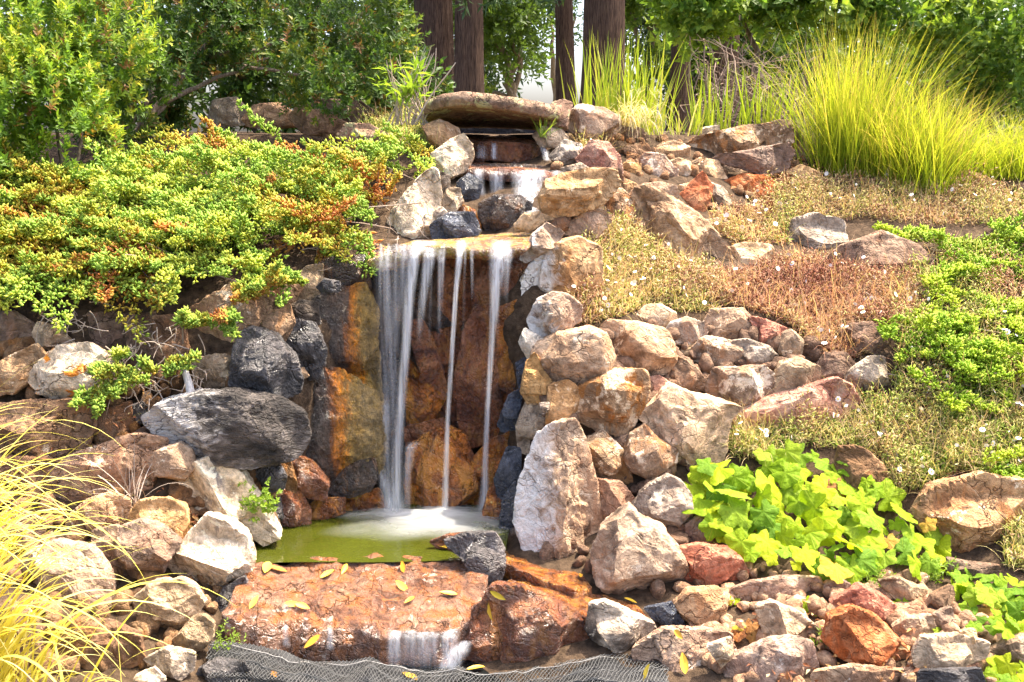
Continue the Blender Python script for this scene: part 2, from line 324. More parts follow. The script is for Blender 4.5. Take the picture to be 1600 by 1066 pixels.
# ------------------------------------------------------------------ the bank: one sheet of soil behind and between the rocks
CTRL = np.array([
 (-500,1200,3.0),(-100,1200,3.1),(300,1200,3.25),(650,1200,3.3),(1000,1200,3.3),(1300,1200,3.2),(2000,1200,3.1),
 (-300,1066,3.4),(0,1066,3.5),(300,1066,3.65),(650,1066,3.85),(1000,1066,3.75),(1300,1066,3.7),(1600,1066,3.6),(2000,1066,3.5),
 (-300,960,3.75),(0,960,3.8),(200,960,3.98),(330,960,4.1),(500,960,4.45),(700,960,4.4),(850,980,4.1),(1000,990,3.98),(1150,960,4.08),(1300,960,4.0),(1500,960,3.95),(1700,960,3.9),(2100,960,3.9),
 (550,885,4.75),(550,800,5.3),(450,835,4.95),(700,835,5.0),(390,860,4.5),(430,800,4.8),(600,840,5.05),(740,870,4.7),(830,890,4.45),
 (600,420,5.4),(700,420,5.45),(790,420,5.4),(600,600,5.4),(700,600,5.42),(780,600,5.4),(600,760,5.35),(700,760,5.38),(770,760,5.3),
 (570,480,5.25),(575,650,5.25),(520,500,5.1),(520,620,5.05),(520,740,5.05),(460,520,4.95),(460,620,4.88),(440,740,4.8),(400,560,4.88),
 (810,600,5.1),(835,600,4.9),(835,700,4.85),(830,800,4.7),(820,500,5.12),(820,430,5.25),
 (300,600,4.86),(100,600,4.8),(-100,600,4.8),(-500,600,4.8),(100,740,4.65),(300,740,4.62),(-200,740,4.6),(100,850,4.3),(300,850,4.42),(-300,850,4.2),
 (0,500,4.95),(200,500,5.0),(400,480,5.02),(550,405,5.35),(-500,480,5.0),
 (0,420,5.1),(200,400,5.3),(400,380,5.45),(550,340,5.75),(0,300,5.8),(200,300,6.0),(400,280,6.2),(600,260,6.4),(0,215,6.7),(300,205,7.2),(500,200,7.3),(-500,300,5.8),(-500,215,6.8),
 (640,330,5.8),(690,260,6.3),(690,215,6.8),(700,385,5.7),(780,345,5.85),(780,300,6.0),(800,262,6.4),(800,235,7.0),(780,215,8.0),
 (850,500,5.05),(850,420,5.3),(900,350,5.6),(905,300,5.85),(880,245,6.4),(900,210,7.0),(1000,550,5.12),(1000,480,5.4),(1000,400,5.8),(1050,340,6.1),(1100,280,6.6),(1100,220,7.2),
 (1200,550,5.22),(1200,480,5.5),(1200,420,5.95),(1250,350,6.5),(1250,280,7.0),(1250,220,7.7),(1400,550,5.25),(1400,450,5.75),(1400,350,6.45),(1400,280,7.1),(1400,220,8.0),(1600,550,5.2),(1600,400,6.0),(1600,300,6.9),(1600,220,8.0),
 (2100,600,5.1),(2100,400,6.0),(2100,220,8.0),
 (1000,650,4.95),(1000,750,4.78),(1000,850,4.55),(900,700,4.88),(880,850,4.62),(1150,650,5.05),(1150,750,4.75),(1150,850,4.5),(1150,900,4.32),(1300,650,5.1),(1300,720,4.8),(1300,850,4.42),(1500,650,4.95),(1500,720,4.7),(1500,850,4.45),(1700,850,4.35),(1700,720,4.6),(2100,800,4.4),
], float)
def _fit():
    c = CTRL[:, :2] / 100; d = np.linalg.norm(c[:, None] - c[None], axis=-1)
    n = len(c); A = np.zeros((n + 3, n + 3)); A[:n, :n] = d - np.eye(n) * 0.06   # a little smoothing
    A[:n, n] = 1; A[:n, n + 1:] = c; A[n, :n] = 1; A[n + 1:, :n] = c.T
    return c, np.linalg.solve(A, np.concatenate([CTRL[:, 2], np.zeros(3)]))
_c, _w = _fit()
def TY(px, py):
    """depth of the bank along the sight line through a photo pixel"""
    q = np.stack([np.asarray(px, float), np.asarray(py, float)], -1) / 100; sh = q.shape[:-1]; q = q.reshape(-1, 2)
    r = np.empty(len(q))
    for s in range(0, len(q), 20000):
        b = q[s:s + 20000]; d = np.linalg.norm(b[:, None] - _c[None], axis=-1)
        r[s:s + 20000] = d @ _w[:len(_c)] + _w[len(_c)] + b @ _w[len(_c) + 1:]
    return np.clip(r, 2.5, 9).reshape(sh)
def on_bank(px, py, lift=0.0): return P(px, py, TY(px, py) - lift)

xs = np.linspace(-560, 2160, 273); ys = np.concatenate([np.linspace(1230, 215, 150), [211, 208, 206]])
gx, gy = np.meshgrid(xs, ys); D = TY(gx, gy)
D[-1] = 9.2; D[-2] = np.maximum(D[-2], 8.4)
V = P(gx, gy, D).reshape(-1, 3)
V[:, 1] += 0.05 * fbm(V * 7, 3) + 0.02 * fbm(V * 30, 5)
nx, ny = len(xs), len(ys); i = np.arange(ny - 1)[:, None] * nx + np.arange(nx - 1)[None]
Fq = np.stack([i, i + 1, i + nx + 1, i + nx], -1).reshape(-1, 4)
tag(add('soil_bank', mesh_np('soil_bank', V, Fq, M_soil, True)), kind='structure')
gxs = np.concatenate([np.linspace(-300, -30, 20), np.linspace(-25, 25, 60), np.linspace(30, 300, 20)]); gys = np.concatenate([np.linspace(8.2, 40, 70), np.linspace(45, 900, 30)])
gx, gy = np.meshgrid(gxs, gys); V = np.stack([gx, gy, 1.84 + .05 * fbm(np.stack([gx, gy, gx * 0], -1) * .4, 9)], -1).reshape(-1, 3)
i = np.arange(len(gys) - 1)[:, None] * len(gxs) + np.arange(len(gxs) - 1)[None]
tag(add('ground', mesh_np('ground', V, np.stack([i, i + 1, i + len(gxs) + 1, i + len(gxs)], -1).reshape(-1, 4), M_far, True)), kind='structure')

# ------------------------------------------------------------------ rocks
_ico = {}
def ico(sub):
    if sub not in _ico:
        import bmesh
        bm = bmesh.new(); bmesh.ops.create_icosphere(bm, subdivisions=sub, radius=1)
        bm.verts.ensure_lookup_table()
        _ico[sub] = (np.array([v.co[:] for v in bm.verts]), np.array([[v.index for v in f.verts] for f in bm.faces])); bm.free()
    return _ico[sub]
def radial(poly, n=360):
    a = np.array(poly); c = a.mean(0)
    x, y = a[:, 0], a[:, 1]; x2, y2 = np.roll(x, -1), np.roll(y, -1); cr = x * y2 - x2 * y; A = cr.sum() / 2
    c = np.array([((x + x2) * cr).sum(), ((y + y2) * cr).sum()]) / (6 * A)
    ang = np.arange(n) * 2 * math.pi / n; d = np.stack([np.cos(ang), -np.sin(ang)], -1)     # photo y is down
    R = np.zeros(n)
    for k in range(len(a)):
        p, q = a[k] - c, a[(k + 1) % len(a)] - c; e = q - p
        den = d[:, 0] * e[1] - d[:, 1] * e[0]; den = np.where(abs(den) < 1e-9, 1e-9, den)
        t = (p[0] * e[1] - p[1] * e[0]) / den; u = (p[0] * d[:, 1] - p[1] * d[:, 0]) / den
        ok = (t > 0) & (u >= -1e-6) & (u <= 1 + 1e-6); R = np.where(ok, np.maximum(R, t), R)
    R[R == 0] = R[R > 0].mean()
    k = np.array([1, 2, 3, 4, 3, 2, 1.]); k /= k.sum()
    for _ in range(1): R = sum(np.roll(R, j - 3) * k[j] for j in range(7))
    return c, ang, R
ROCK_LABELS = set(); rock_no = 0
def K(label, mat, s, t=.55, off=.0, Y=None, rnd=0, cuts=(), name=None, amp=1., sub=None, box=.43, ncut=None, grow=1.125):
    """one rock: outline s (photo pixels) at its own depth, swollen to thickness, cut to facets and roughened"""
    global rock_no
    rock_no += 1; poly = pts(s); c, ang, R = radial(poly); R = R * grow
    assert label not in ROCK_LABELS, label
    ROCK_LABELS.add(label)
    if Y is None: Y = float(TY(c[0], c[1])) - off
    t *= .74; m = 1 / pxm(Y) ; r = np.random.default_rng(1000 + rock_no)
    mean = R.mean() * m; hx = (max(p[0] for p in poly) - min(p[0] for p in poly)) / 2; hz = (max(p[1] for p in poly) - min(p[1] for p in poly)) / 2
    T = t * 2 * min(hx, hz) * m * .9 + .1 * t * max(hx, hz) * m; size = max(hx, hz) * 2
    sub = sub or (6 if size > 200 else 5 if size > 52 else 4)
    d, F = ico(sub); a, b, cc = d[:, 0], d[:, 2], -d[:, 1]
    rho = np.hypot(a, b); phi = np.arctan2(b, a) % (2 * math.pi)
    Rp = np.interp(phi, np.append(ang, 2 * math.pi), np.append(R, R[0]))
    rp = rho ** box; ux, uz = a / (rho + 1e-9), b / (rho + 1e-9)
    q = np.stack([ux * rp * Rp / R.mean(), np.sign(cc) * abs(cc) ** .85, uz * rp * Rp / R.mean()], -1)   # normalised, front = +y here
    n = (ncut + 3) if ncut is not None else (6 if rnd else 11)
    pl = [((x, f, z), dd) for (x, z, f, dd) in cuts]
    for _ in range(n):
        v = r.normal(size=3); v[1] = abs(v[1]) * 1.1 + .25; v /= np.linalg.norm(v); pl.append((v, r.uniform(.6, .86) if not rnd else r.uniform(.76, .93)))
    w = np.clip(q[:, 1] * 4, 0, 1)
    for v, dd in pl:
        v = np.array(v, float); v /= np.linalg.norm(v); e = q @ v - dd
        q = q - (np.maximum(e, 0) * w)[:, None] * v
    nn = unit(q * np.array([1, 1.2, 1])); o = r.uniform(0, 50, 3)
    fr = 1.6
    disp = .055 * fbm(q * fr + o, 1, 3) + .075 * (.7 - 2 * abs(fbm(q * 2.7 + o, 11, 3))) * (0.5 if rnd else 1) + .035 * (.5 - abs(fbm(q * 8 + o, 21, 3)) * 2)
    if size > 52: disp += .016 * fbm(q * 24 + o, 31, 2)
    q = q + nn * (disp * amp)[:, None]
    V = np.stack([q[:, 0] * mean, -q[:, 1] * T, q[:, 2] * mean], -1)
    ctr = P(c[0], c[1], Y); base = np.array([0, 0, V[:, 2].min()])
    nm = name or ('boulder' if size > 90 else 'rock' if size > 42 else 'stone')
    me = mesh_np(nm, V - base, F, RM[mat], True); me.set_sharp_from_angle(angle=math.radians(24 if not rnd else 34))
    return tag(add(nm, me, None, tuple(ctr + base)), label, nm.split('_')[-1] if name else nm)

def ledge(label, mat, s, name, thick=.2, amp=.02, cat='rock', bulge=.0, rings=26, seg=220, under=.85, sides=16):
    """a slab with a real top face: outline points carry photo x, y and depth"""
    global rock_no
    rock_no += 1
    p = pts(s); a = np.array([P(x, y, Y) for x, y, Y in p]); n = len(a)
    # closed outline, resampled
    dl = np.linalg.norm(np.roll(a, -1, 0) - a, axis=1); cum = np.concatenate([[0], np.cumsum(dl)]); tt = np.linspace(0, cum[-1], seg, endpoint=False)
    ring = np.stack([np.interp(tt, cum, np.append(a[:, k], a[0, k])) for k in range(3)], -1)
    for _ in range(2): ring = (np.roll(ring, 1, 0) + 2 * ring + np.roll(ring, -1, 0)) / 4
    c = ring.mean(0); rows = []
    for k in range(rings):
        f = (k + .02) / (rings - 1 + .02); q = c + (ring - c) * f; q[:, 2] += bulge * (1 - f * f); rows.append(q)
    for k in range(1, sides):
        f = k / (sides - 1); q = c + (ring - c) * (1 + .03 * math.sin(f * 3.1) - (1 - under) * f ** 2); q[:, 2] = ring[:, 2] - thick * f
        rows.append(q)
    q = c + (ring - c) * .02; q[:, 2] -= thick; rows.append(q)
    V = np.array(rows); nr = len(rows); V = V.reshape(-1, 3)
    o = rock_no * 3.7
    V += amp * np.stack([fbm(V * 5 + o, 2), fbm(V * 5 + o, 3), fbm(V * 4 + o, 4)], -1) + amp * .6 * np.stack([fbm(V * 16 + o, 5), fbm(V * 16 + o, 6), fbm(V * 14 + o, 7)], -1)
    V[:, 2] += amp * .9 * (abs(fbm(V * 7 + o, 8)) - .25)
    i = np.arange(nr - 1)[:, None] * seg; j = np.arange(seg)[None]; j2 = (j + 1) % seg
    F = np.stack([i + j, i + j2, i + seg + j2, i + seg + j], -1).reshape(-1, 4)
    base = np.array([c[0], c[1], V[:, 2].min()])
    assert label not in ROCK_LABELS, label
    ROCK_LABELS.add(label)
    return tag(add(name, mesh_np(name, V - base, F, RM[mat], True), None, tuple(base)), label, cat)

def rubble(label, poly, n, mat, size, lift=.02):
    p = pts(poly); c = np.mean(p, 0); q = sample_poly(p, n); B = on_bank(q[:, 0], q[:, 1], lift); d, F0 = ico(2); Vs = []; Fs = []
    for k in range(n):
        s = rng.uniform(size[0], size[1]) * rng.uniform(.6, 1.3, 3); v = d * (1 + .3 * fbm(d * 1.4 + k * 7.3, 3, 2))[:, None] * s
        for _ in range(4):
            u = rdir(1)[0]; e = v @ u - s.mean() * .62; v = v - np.maximum(e, 0)[:, None] * u
        Vs.append(v + B[k]); Fs.append(F0 + k * len(d))
    b = on_bank(*c); o = add('rubble', mesh_np('rubble', np.vstack(Vs) - b, np.vstack(Fs), RM[mat], False), None, tuple(b)); tag(o, label, 'rubble', kind='stuff')
rubble('small packing stones in the gaps of the right wall', '840,480 900,520 1000,500 1100,500 1230,520 1330,520 1370,600 1300,640 1150,640 1130,720 1070,740 1080,850 1060,930 960,920 850,860 840,700', 260, 'brown', (.025, .06))
rubble('small packing stones between the crest rocks', '880,200 1000,215 1080,210 1230,215 1280,240 1220,300 1140,330 1060,330 990,330 960,300 900,280 870,260', 110, 'brown', (.02, .05))
rubble('loose chips between the lower right stones', '1080,860 1300,900 1500,900 1560,960 1560,1070 1140,1070 1050,980', 220, 'pink', (.02, .05))
rubble('small packing stones in the gaps of the left wall', '-20,540 180,560 300,570 440,560 440,720 430,800 380,880 300,1000 200,1050 0,1050', 300, 'brown', (.025, .06))
# --- top of the cascade: bridge slab, hollow, steps and the boulders beside them
ledge('flat lichened stone slab bridging the head of the stream', 'bridge', '662,158,6.5 688,147,6.4 722,143,6.35 760,146,6.35 800,152,6.35 848,160,6.4 874,167,6.5 870,186,7.5 800,184,7.7 720,182,7.7 672,180,7.3', 'bridge_slab', .08, .010, 'slab', under=1.0)
K('added boulder painted black as the shade in the hollow under the bridge slab', 'hollow_shade', '670,184 720,178 800,178 865,184 872,215 840,232 760,236 690,228 668,205', .25, Y=8.1)
ledge('mossy wet step nearest the bridge slab', 'wred', '724,219,6.75 750,221,6.6 790,223,6.55 830,224,6.6 854,226,6.75 850,216,7.4 800,213,7.6 740,212,7.5', 'step_stone', .12, .016, 'step', under=1.0)
ledge('flat reddish wet step with water spilling over its edge', 'wred', '728,262,6.2 760,264,6.1 810,266,6.05 860,268,6.1 905,274,6.15 910,262,6.6 870,250,6.9 800,246,7.0 735,248,6.9', 'step_stone', .07, .013, 'step', under=1.0)
K('dark wet block under the flat reddish step', 'wdark', '748,318 772,306 812,306 830,318 828,345 806,362 760,362 749,342', .6, Y=5.75, grow=1.0)
K('shadowed wet stone behind the spill of the middle step', 'wdark', '738,262 800,262 868,266 880,290 860,312 800,316 745,310 734,285', .3, Y=6.35)
K('shadowed wet stone behind the topmost trickle', 'wdark', '728,226 800,228 856,232 862,250 800,256 735,254', .3, Y=6.85)
ledge('thin wet ledge the main waterfall pours from', 'mossy', '572,408,5.1 620,391,5.06 660,385,5.04 720,386,5.02 780,388,5.02 822,386,5.05 838,374,5.3 822,360,5.7 760,364,5.8 700,368,5.75 640,376,5.5 600,388,5.4', 'ledge_stone', .06, .012, 'ledge')
K('round grey boulder butting the right end of the bridge slab', 'bridge', '854,179 864,163 879,159 893,164 887,182 886,199 872,207 856,201', .7, Y=6.6, rnd=1)
K('reddish boulder below the iris leaves, right of the bridge slab', 'lichen', '884,182 908,167 939,172 962,183 965,198 948,217 920,219 892,204', .65, Y=6.7, rnd=1)
K('stone under a mop of dry bent grass', 'brown', '952,217 960,204 975,195 1003,204 1008,223 984,234 962,233', .6)
K('small brown stone below the dry bent grass', 'brown', '964,242 978,230 997,227 1017,234 1012,250 984,259 967,254', .6)
K('flat pale-topped stone right of the dry bent grass', 'tan', '1012,242 1035,226 1054,222 1074,230 1074,246 1051,252 1025,247', .6, cuts=[(0, .8, .6, .45)])
K('grey stone peeking out behind the flat pale-topped stone', 'grey', '1008,224 1022,212 1048,206 1070,212 1078,226 1050,224 1030,228', .6, Y=7.3)
K('boulder stained brown and white beside the top steps', 'red', '904,248 925,223 949,226 965,245 970,268 946,267 920,267', .6, Y=6.25)
K('black and white rock at the right end of the top steps', 'bw', '861,244 882,222 906,228 914,252 894,263 872,257', .6, Y=6.35)
K('small dark stone with a weed beside the bridge hollow', 'bw', '834,212 850,200 876,204 886,216 870,228 846,228', .6, Y=6.55)
K('small cream stone left of the rock crusted with brown moss', 'beige', '969,272 977,255 1000,257 999,278 978,283', .6)
K('rock crusted with brown moss', 'lichen', '996,256 1010,242 1035,245 1056,265 1053,283 1029,289 1003,286', .65)
K('tan stone right of the rock crusted with brown moss', 'tan', '1045,256 1061,249 1077,255 1083,271 1075,286 1054,283', .6)
K('long weathered slab boulder lying along the crest', 'lichen', '1071,234 1095,215 1150,203 1195,196 1227,205 1229,226 1180,234 1130,245 1095,250 1074,246', .7, Y=7.0, cuts=[(0, .85, .5, .5)])
K('brown boulder tucked beneath the long crest slab', 'brown', '1116,250 1160,238 1190,233 1227,226 1234,240 1227,263 1195,272 1170,264 1140,256', .6, Y=6.75)
K('grey lichened rock at the right end of the crest slab', 'bridge', '1188,198 1218,190 1235,192 1254,216 1246,222 1215,219', .7, Y=7.35)
K('low tan rock between the crest slab and the tall grass', 'tan', '1221,222 1250,219 1287,229 1287,250 1244,244 1228,238', .6)
K('angular cream rock under the tail of the crest slab', 'beige', '1084,269 1102,251 1121,254 1136,281 1115,287 1096,283', .6)
K('pale chip left of the angular cream rock', 'beige', '1076,256 1094,247 1104,251 1088,267', .6)
K('flat beige rock under the brown crest boulder', 'beige', '1126,259 1163,251 1184,265 1181,278 1153,279 1134,283', .55, cuts=[(0, .8, .6, .45)])
K('brick-red rock below the flat beige rock', 'red', '1129,288 1160,276 1195,277 1207,290 1202,310 1175,322 1152,332 1138,313', .6)
K('pink blade of rock standing on end', 'red', '1055,317 1096,272 1110,293 1107,319 1096,347 1075,342', .6)
K('pale layered rock beside the pink blade', 'grey', '1106,287 1130,295 1145,325 1118,338 1104,308', .5)
K('round cream stone in dead leaves below the tall grass', 'beige', '1232,272 1250,260 1276,270 1290,287 1287,298 1257,302 1236,289', .6, rnd=1)
K('tan rock half sunk under the skirt of the tall grass', 'tan', '1497,278 1515,267 1540,280 1577,290 1572,306 1530,310 1505,302', .6, off=.05)
K('brown stone at the right edge below the tall grass', 'brown', '1573,301 1595,288 1625,292 1625,313 1585,310', .6, off=.05)
K('flat tan stone below the rock crusted with brown moss', 'tan', '1002,289 1030,286 1054,292 1058,306 1030,314 1004,306', .5)
K('small pale stone left of the pink blade', 'beige', '1058,292 1078,286 1088,292 1072,308 1058,310', .5)
K('dark stone wedged under the black and white rock by the top steps', 'grey', '878,264 906,256 926,268 912,284 884,280', .5, Y=6.1)
K('thin brown slab between the stained boulder and the flat-topped one', 'brown', '928,262 968,264 974,282 942,274', .5, Y=6.1)
K('tan wedge at the foot of the brown crest boulder', 'tan', '1178,264 1206,268 1214,280 1192,286 1176,278', .5)
K('cream slab in the dead leaves beside the brick-red rock', 'beige', '1186,284 1230,290 1240,302 1212,308 1196,302', .5)
K('pinkish slab below the brick-red rock', 'red', '1138,334 1172,324 1202,316 1207,334 1170,347 1144,347', .5)
K('grey stone below the layered rock', 'grey', '1098,346 1130,340 1144,360 1118,374 1098,364', .5)
K('small brown stone left of the rock crusted with brown moss', 'brown', '980,238 1006,246 1000,257 980,259', .5)
K('low grey stone at the left tip of the crest slab', 'grey', '1070,214 1100,200 1122,197 1120,208 1086,222', .5, Y=7.3)
# --- right shoulder above the wall
K('big flat-topped pale boulder overhanging the right of the stream', 'tan', '843,305 855,282 885,271 927,264 960,267 968,287 960,299 941,320 901,334 876,340 848,330', .75, Y=5.5, cuts=[(0, .9, .42, .42), (.1, -.5, .85, .62)], ncut=4, grow=1.02)
K('cream rock leaning on the big flat-topped pale boulder', 'beige', '963,287 978,281 1002,293 1002,313 978,305', .6)
K('rock splotched with grey lichen below the cream leaning rock', 'lichen', '937,301 971,298 992,319 987,345 950,362 941,332', .6)
K('huge tan boulder sloping down to the right', 'tan', '996,305 1016,300 1034,306 1062,324 1102,354 1132,384 1139,405 1122,432 1080,422 1040,402 1000,372 983,345', .5, off=.08, cuts=[(.5, .6, .6, .55), (-.5, .1, .85, .6)])
K('reddish rock above the wall edge', 'pink', '877,365 892,345 920,329 943,332 951,346 935,367 901,377', .6, off=.1)
K('little dark stone beside the reddish rock above the wall edge', 'brown', '863,348 875,336 890,339 887,359 870,361', .6, off=.12)
K('cream stone at the right end of the pouring ledge', 'beige', '805,350 820,335 841,332 849,346 828,361 808,361', .6, Y=5.45)
K('orange-tan rock with a white left edge beside the fall top', 'tanw', '815,402 833,368 853,351 878,365 868,382 837,402 825,408', .6, Y=5.2)
K('large whitish stained boulder beside the fall top', 'tanw', '821,437 843,400 863,386 900,377 932,390 937,440 905,464 872,462 844,470 827,472', .5, Y=5.2, cuts=[(-.6, .2, .75, .5)])
K('grey boulder split by a crack, edge of the wall', 'tanw', '827,501 843,470 863,461 885,463 906,480 903,503 882,517 853,531 835,520', .6, Y=5.0)
K('small bright white stone at the wall corner', 'bleach', '812,535 820,514 850,531 841,554 825,560', .6, Y=4.98)
K('angular white-grey rock in the dry mat', 'white', '1132,392 1163,382 1200,385 1208,400 1192,427 1163,431 1138,422', .6, cuts=[(0, .8, .6, .5)])
K('tall pale rock with a sunlit top in the dry mat', 'grey', '1235,388 1243,346 1272,338 1312,348 1319,382 1294,402 1250,405', .65, off=.05, cuts=[(.1, .8, .55, .3)], ncut=4)
K('pointed chocolate-brown boulder beside the bright juniper', 'brown', '1299,404 1320,386 1378,366 1424,383 1450,408 1437,428 1378,434 1333,421', .6, off=.1, rnd=1, cuts=[(0, .7, .7, .5)])
# --- right dry stone wall
K('large oval tan boulder in the wall, upper left', 'tan', '834,553 843,537 873,523 917,514 944,523 956,560 941,587 898,600 869,595 843,577', .6, off=.06, rnd=1)
K('large rounded boulder with a bluish corner in the wall', 'tan', '941,519 954,503 997,507 1036,517 1047,534 1052,566 1036,584 1003,584 975,577 958,555', .6, off=.06, rnd=1)
K('round pale cobble on top of the wall', 'beige', '992,497 1010,479 1032,476 1053,489 1056,503 1035,519 1010,511', .65, off=.02, rnd=1)
K('oval lichened cobble right of the round cobble', 'lichen', '1036,526 1050,505 1073,498 1101,507 1103,522 1073,541 1051,541', .65, off=.04, rnd=1)
K('flat-faced tan block on top of the wall', 'tan', '1100,510 1114,486 1160,484 1174,502 1190,529 1172,535 1137,528 1107,523', .6, off=.04)
K('pinkish wedge right of the flat-faced tan block', 'red', '1171,496 1187,498 1230,515 1217,546 1192,540 1182,519', .6, off=.04)
K('grey block streaked with white lichen in the wall', 'lichen', '1081,551 1094,533 1106,527 1148,536 1168,563 1148,574 1085,576', .55, off=.04)
K('grey wedge under the pinkish wedge', 'grey', '1146,535 1169,532 1201,543 1217,560 1212,587 1190,582 1170,564', .55, off=.04)
K('tilted brown rock under the lichened cobble', 'brown', '1039,583 1050,555 1083,571 1107,601 1104,625 1086,625 1060,606', .55, off=.03)
K('small dark stone wedged beside the lichened cobble', 'grey', '1059,557 1069,541 1087,537 1085,567', .5, off=.0)
K('squared grey block speckled with lichen', 'lichen', '1106,602 1120,577 1191,574 1204,585 1206,620 1196,633 1147,633 1114,625', .55, off=.06, ncut=4)
K('egg-shaped grey cobble near the dry grass', 'grey', '1215,548 1223,522 1235,516 1254,531 1253,554 1228,562', .65, off=.06, rnd=1)
K('broad rounded stone below the egg-shaped cobble', 'grey', '1202,599 1220,568 1247,562 1277,575 1278,596 1253,616 1206,624', .6, off=.06, rnd=1)
K('brown stone half hidden by trailing dry roots', 'brown', '1274,577 1290,554 1320,553 1337,575 1327,602 1295,597 1277,600', .55, off=.04)
K('striped brown rock at the right end of the wall', 'brown', '1328,509 1362,506 1386,534 1386,554 1368,565 1334,536', .6, off=.05)
K('grey rock below the striped rock at the wall end', 'grey', '1331,580 1358,559 1379,559 1386,604 1359,609 1321,603', .6, off=.05)
K('long rust-red slab at the foot of the wall', 'red', '1155,642 1200,622 1257,606 1298,594 1322,603 1335,630 1312,657 1255,672 1190,676 1160,662', .5, off=.05)
K('large lichened boulder in the middle of the wall', 'lichen', '896,641 909,607 935,591 960,581 1000,581 1010,590 1006,630 987,666 976,681 940,672 904,656', .6, off=.1, cuts=[(-.2, -.75, .6, .5)])
K('small red stone with a black rim in the wall', 'red', '1010,592 1030,588 1050,603 1047,621 1025,634 1011,627', .5, off=.02)
K('big smooth tan boulder beside a dark hollow', 'beige', '1002,652 1021,634 1048,604 1080,620 1112,628 1153,638 1136,660 1129,714 1106,728 1075,725 1052,707 1026,678', .5, off=.12, cuts=[(.1, .5, .85, .6), (.7, -.1, .7, .6)], ncut=5)
K('narrow tan stone at the wall edge under the oval boulder', 'tan', '815,612 824,566 837,553 849,582 865,604 859,629 825,629', .55, off=.04)
K('orange-streaked stone left of the large lichened boulder', 'tan', '855,661 859,604 888,596 906,611 902,636 887,660 870,667', .55, off=.06)
K('pale grey upright stone on the wall edge', 'grey', '808,667 822,629 847,630 856,650 846,677 829,710 811,702', .55, off=.06)
K('tiny grey stone wedged in the wall edge', 'grey', '843,630 858,629 860,643 848,647', .6, off=.12)
K('small blue-black stone beside the right-hand stream', 'blue', '806,568 826,557 821,600 811,609', .6, Y=4.98)  # shadow on the wall's left-facing edge is painted into these blue-black stones
K('blue-black stone jutting out at mid fall on the right', 'blue', '778,662 794,620 817,606 811,640 806,670 785,675', .6, Y=4.98)
K('tall blue-black stone right of the waterfall foot', 'blue', '774,748 792,700 813,703 812,752 800,790 780,792', .55, Y=4.9)
K('black rock dipping into the pool at its right end', 'blue', '782,822 786,780 806,752 822,790 830,842 803,856', .55, Y=4.8)
K('huge upright boulder streaked white on its left side', 'tanw', '808,812 818,757 838,687 865,667 897,662 909,687 925,747 941,826 931,848 928,882 915,889 885,886 847,873 823,852', .5, off=.12, cuts=[(.8, .1, .55, .4), (-.7, .15, .6, .45)], ncut=4)
K('block crusted with white lichen beside the huge upright boulder', 'lichen', '905,692 944,676 967,700 980,713 986,753 962,758 933,752 918,737', .55, off=.08)
K('round red-flecked boulder right of the lichen-crusted block', 'lichen', '976,711 987,681 1009,665 1027,687 1056,702 1053,743 1022,749 986,733', .6, off=.08, rnd=1)
K('purple-brown rock under the lichen-crusted block', 'pink', '924,758 933,749 968,754 994,785 982,801 960,830 939,828', .55, off=.05)
K('grey boulder with pale top under the red-flecked one', 'grey', '989,795 1011,763 1043,746 1065,756 1080,778 1077,825 1052,837 1022,822 1003,812', .6, off=.1, cuts=[(-.3, .7, .65, .5)])
K('large pointed boulder with smooth tan face by the plunge outlet', 'tan', '926,872 943,830 985,793 1002,815 1032,830 1062,870 1078,916 1062,940 1010,945 960,928 932,902', .6, off=.14, cuts=[(0, .35, .95, .6), (.2, -.75, .6, .45)], ncut=4)
K('dark red block with a spot of lichen', 'red', '1060,858 1088,852 1133,856 1156,875 1169,900 1148,916 1088,919 1071,903', .6, off=.08)
K('small stone under the lower left of the big-leaved plant', 'brown', '1073,821 1090,808 1122,819 1128,847 1100,857 1076,852', .6, off=.04)
K('rounded grey-brown rock below the dark red block', 'pink', '1055,944 1074,921 1120,918 1135,935 1129,977 1091,983 1066,964', .6, off=.08, rnd=1)
K('small blue-grey stone beside the rounded grey-brown rock', 'blue', '1007,951 1049,941 1070,977 1051,982 1022,969', .5, off=.06)
K('white rock with black patches at the water edge', 'bw', '917,985 923,945 944,941 985,958 1020,975 1026,1000 996,1013 959,1018 929,1002', .65, Y=3.95, cuts=[(-.2, .8, .55, .4)])
K('wet rock half orange half black beside the outlet', 'wred', '756,935 775,915 807,915 848,931 898,960 913,990 910,1024 852,1038 802,1044 774,1008', .5, Y=4.0)
ledge('flat orange wet stone right of the dark ridge', 'worange', '778,868,4.5 800,880,4.42 850,905,4.28 900,922,4.18 925,915,4.25 905,893,4.45 860,874,4.6 810,858,4.7 786,856,4.7', 'wet_stone', .12, .02, 'rock')
ledge('amber wet ledge behind the black and white rock', 'worange', '780,915,4.2 840,938,4.1 900,962,4.02 1000,975,3.98 1022,965,4.05 985,942,4.2 930,928,4.25 860,912,4.32 800,905,4.35', 'wet_stone', .12, .018, 'rock')
K('mottled damp rock at the right end of the netting', 'pink', '994,1010 1036,984 1090,983 1137,990 1148,1022 1138,1048 1085,1075 994,1075', .45, Y=3.85)
K('white tooth-shaped stone near the bottom centre right', 'white', '1104,1010 1142,996 1146,1025 1129,1046', .6, Y=3.74)
K('big mauve-brown boulder at the bottom edge, right of centre', 'pink', '1138,1032 1200,1002 1243,995 1264,1002 1277,1045 1278,1085 1138,1090', .5, Y=3.75)
K('pale angular rock with a cream right face', 'beige', '1180,950 1206,940 1248,959 1288,990 1262,1003 1200,1003', .65, off=.1, cuts=[(.5, .55, .6, .42), (-.8, .1, .5, .5)], ncut=3)
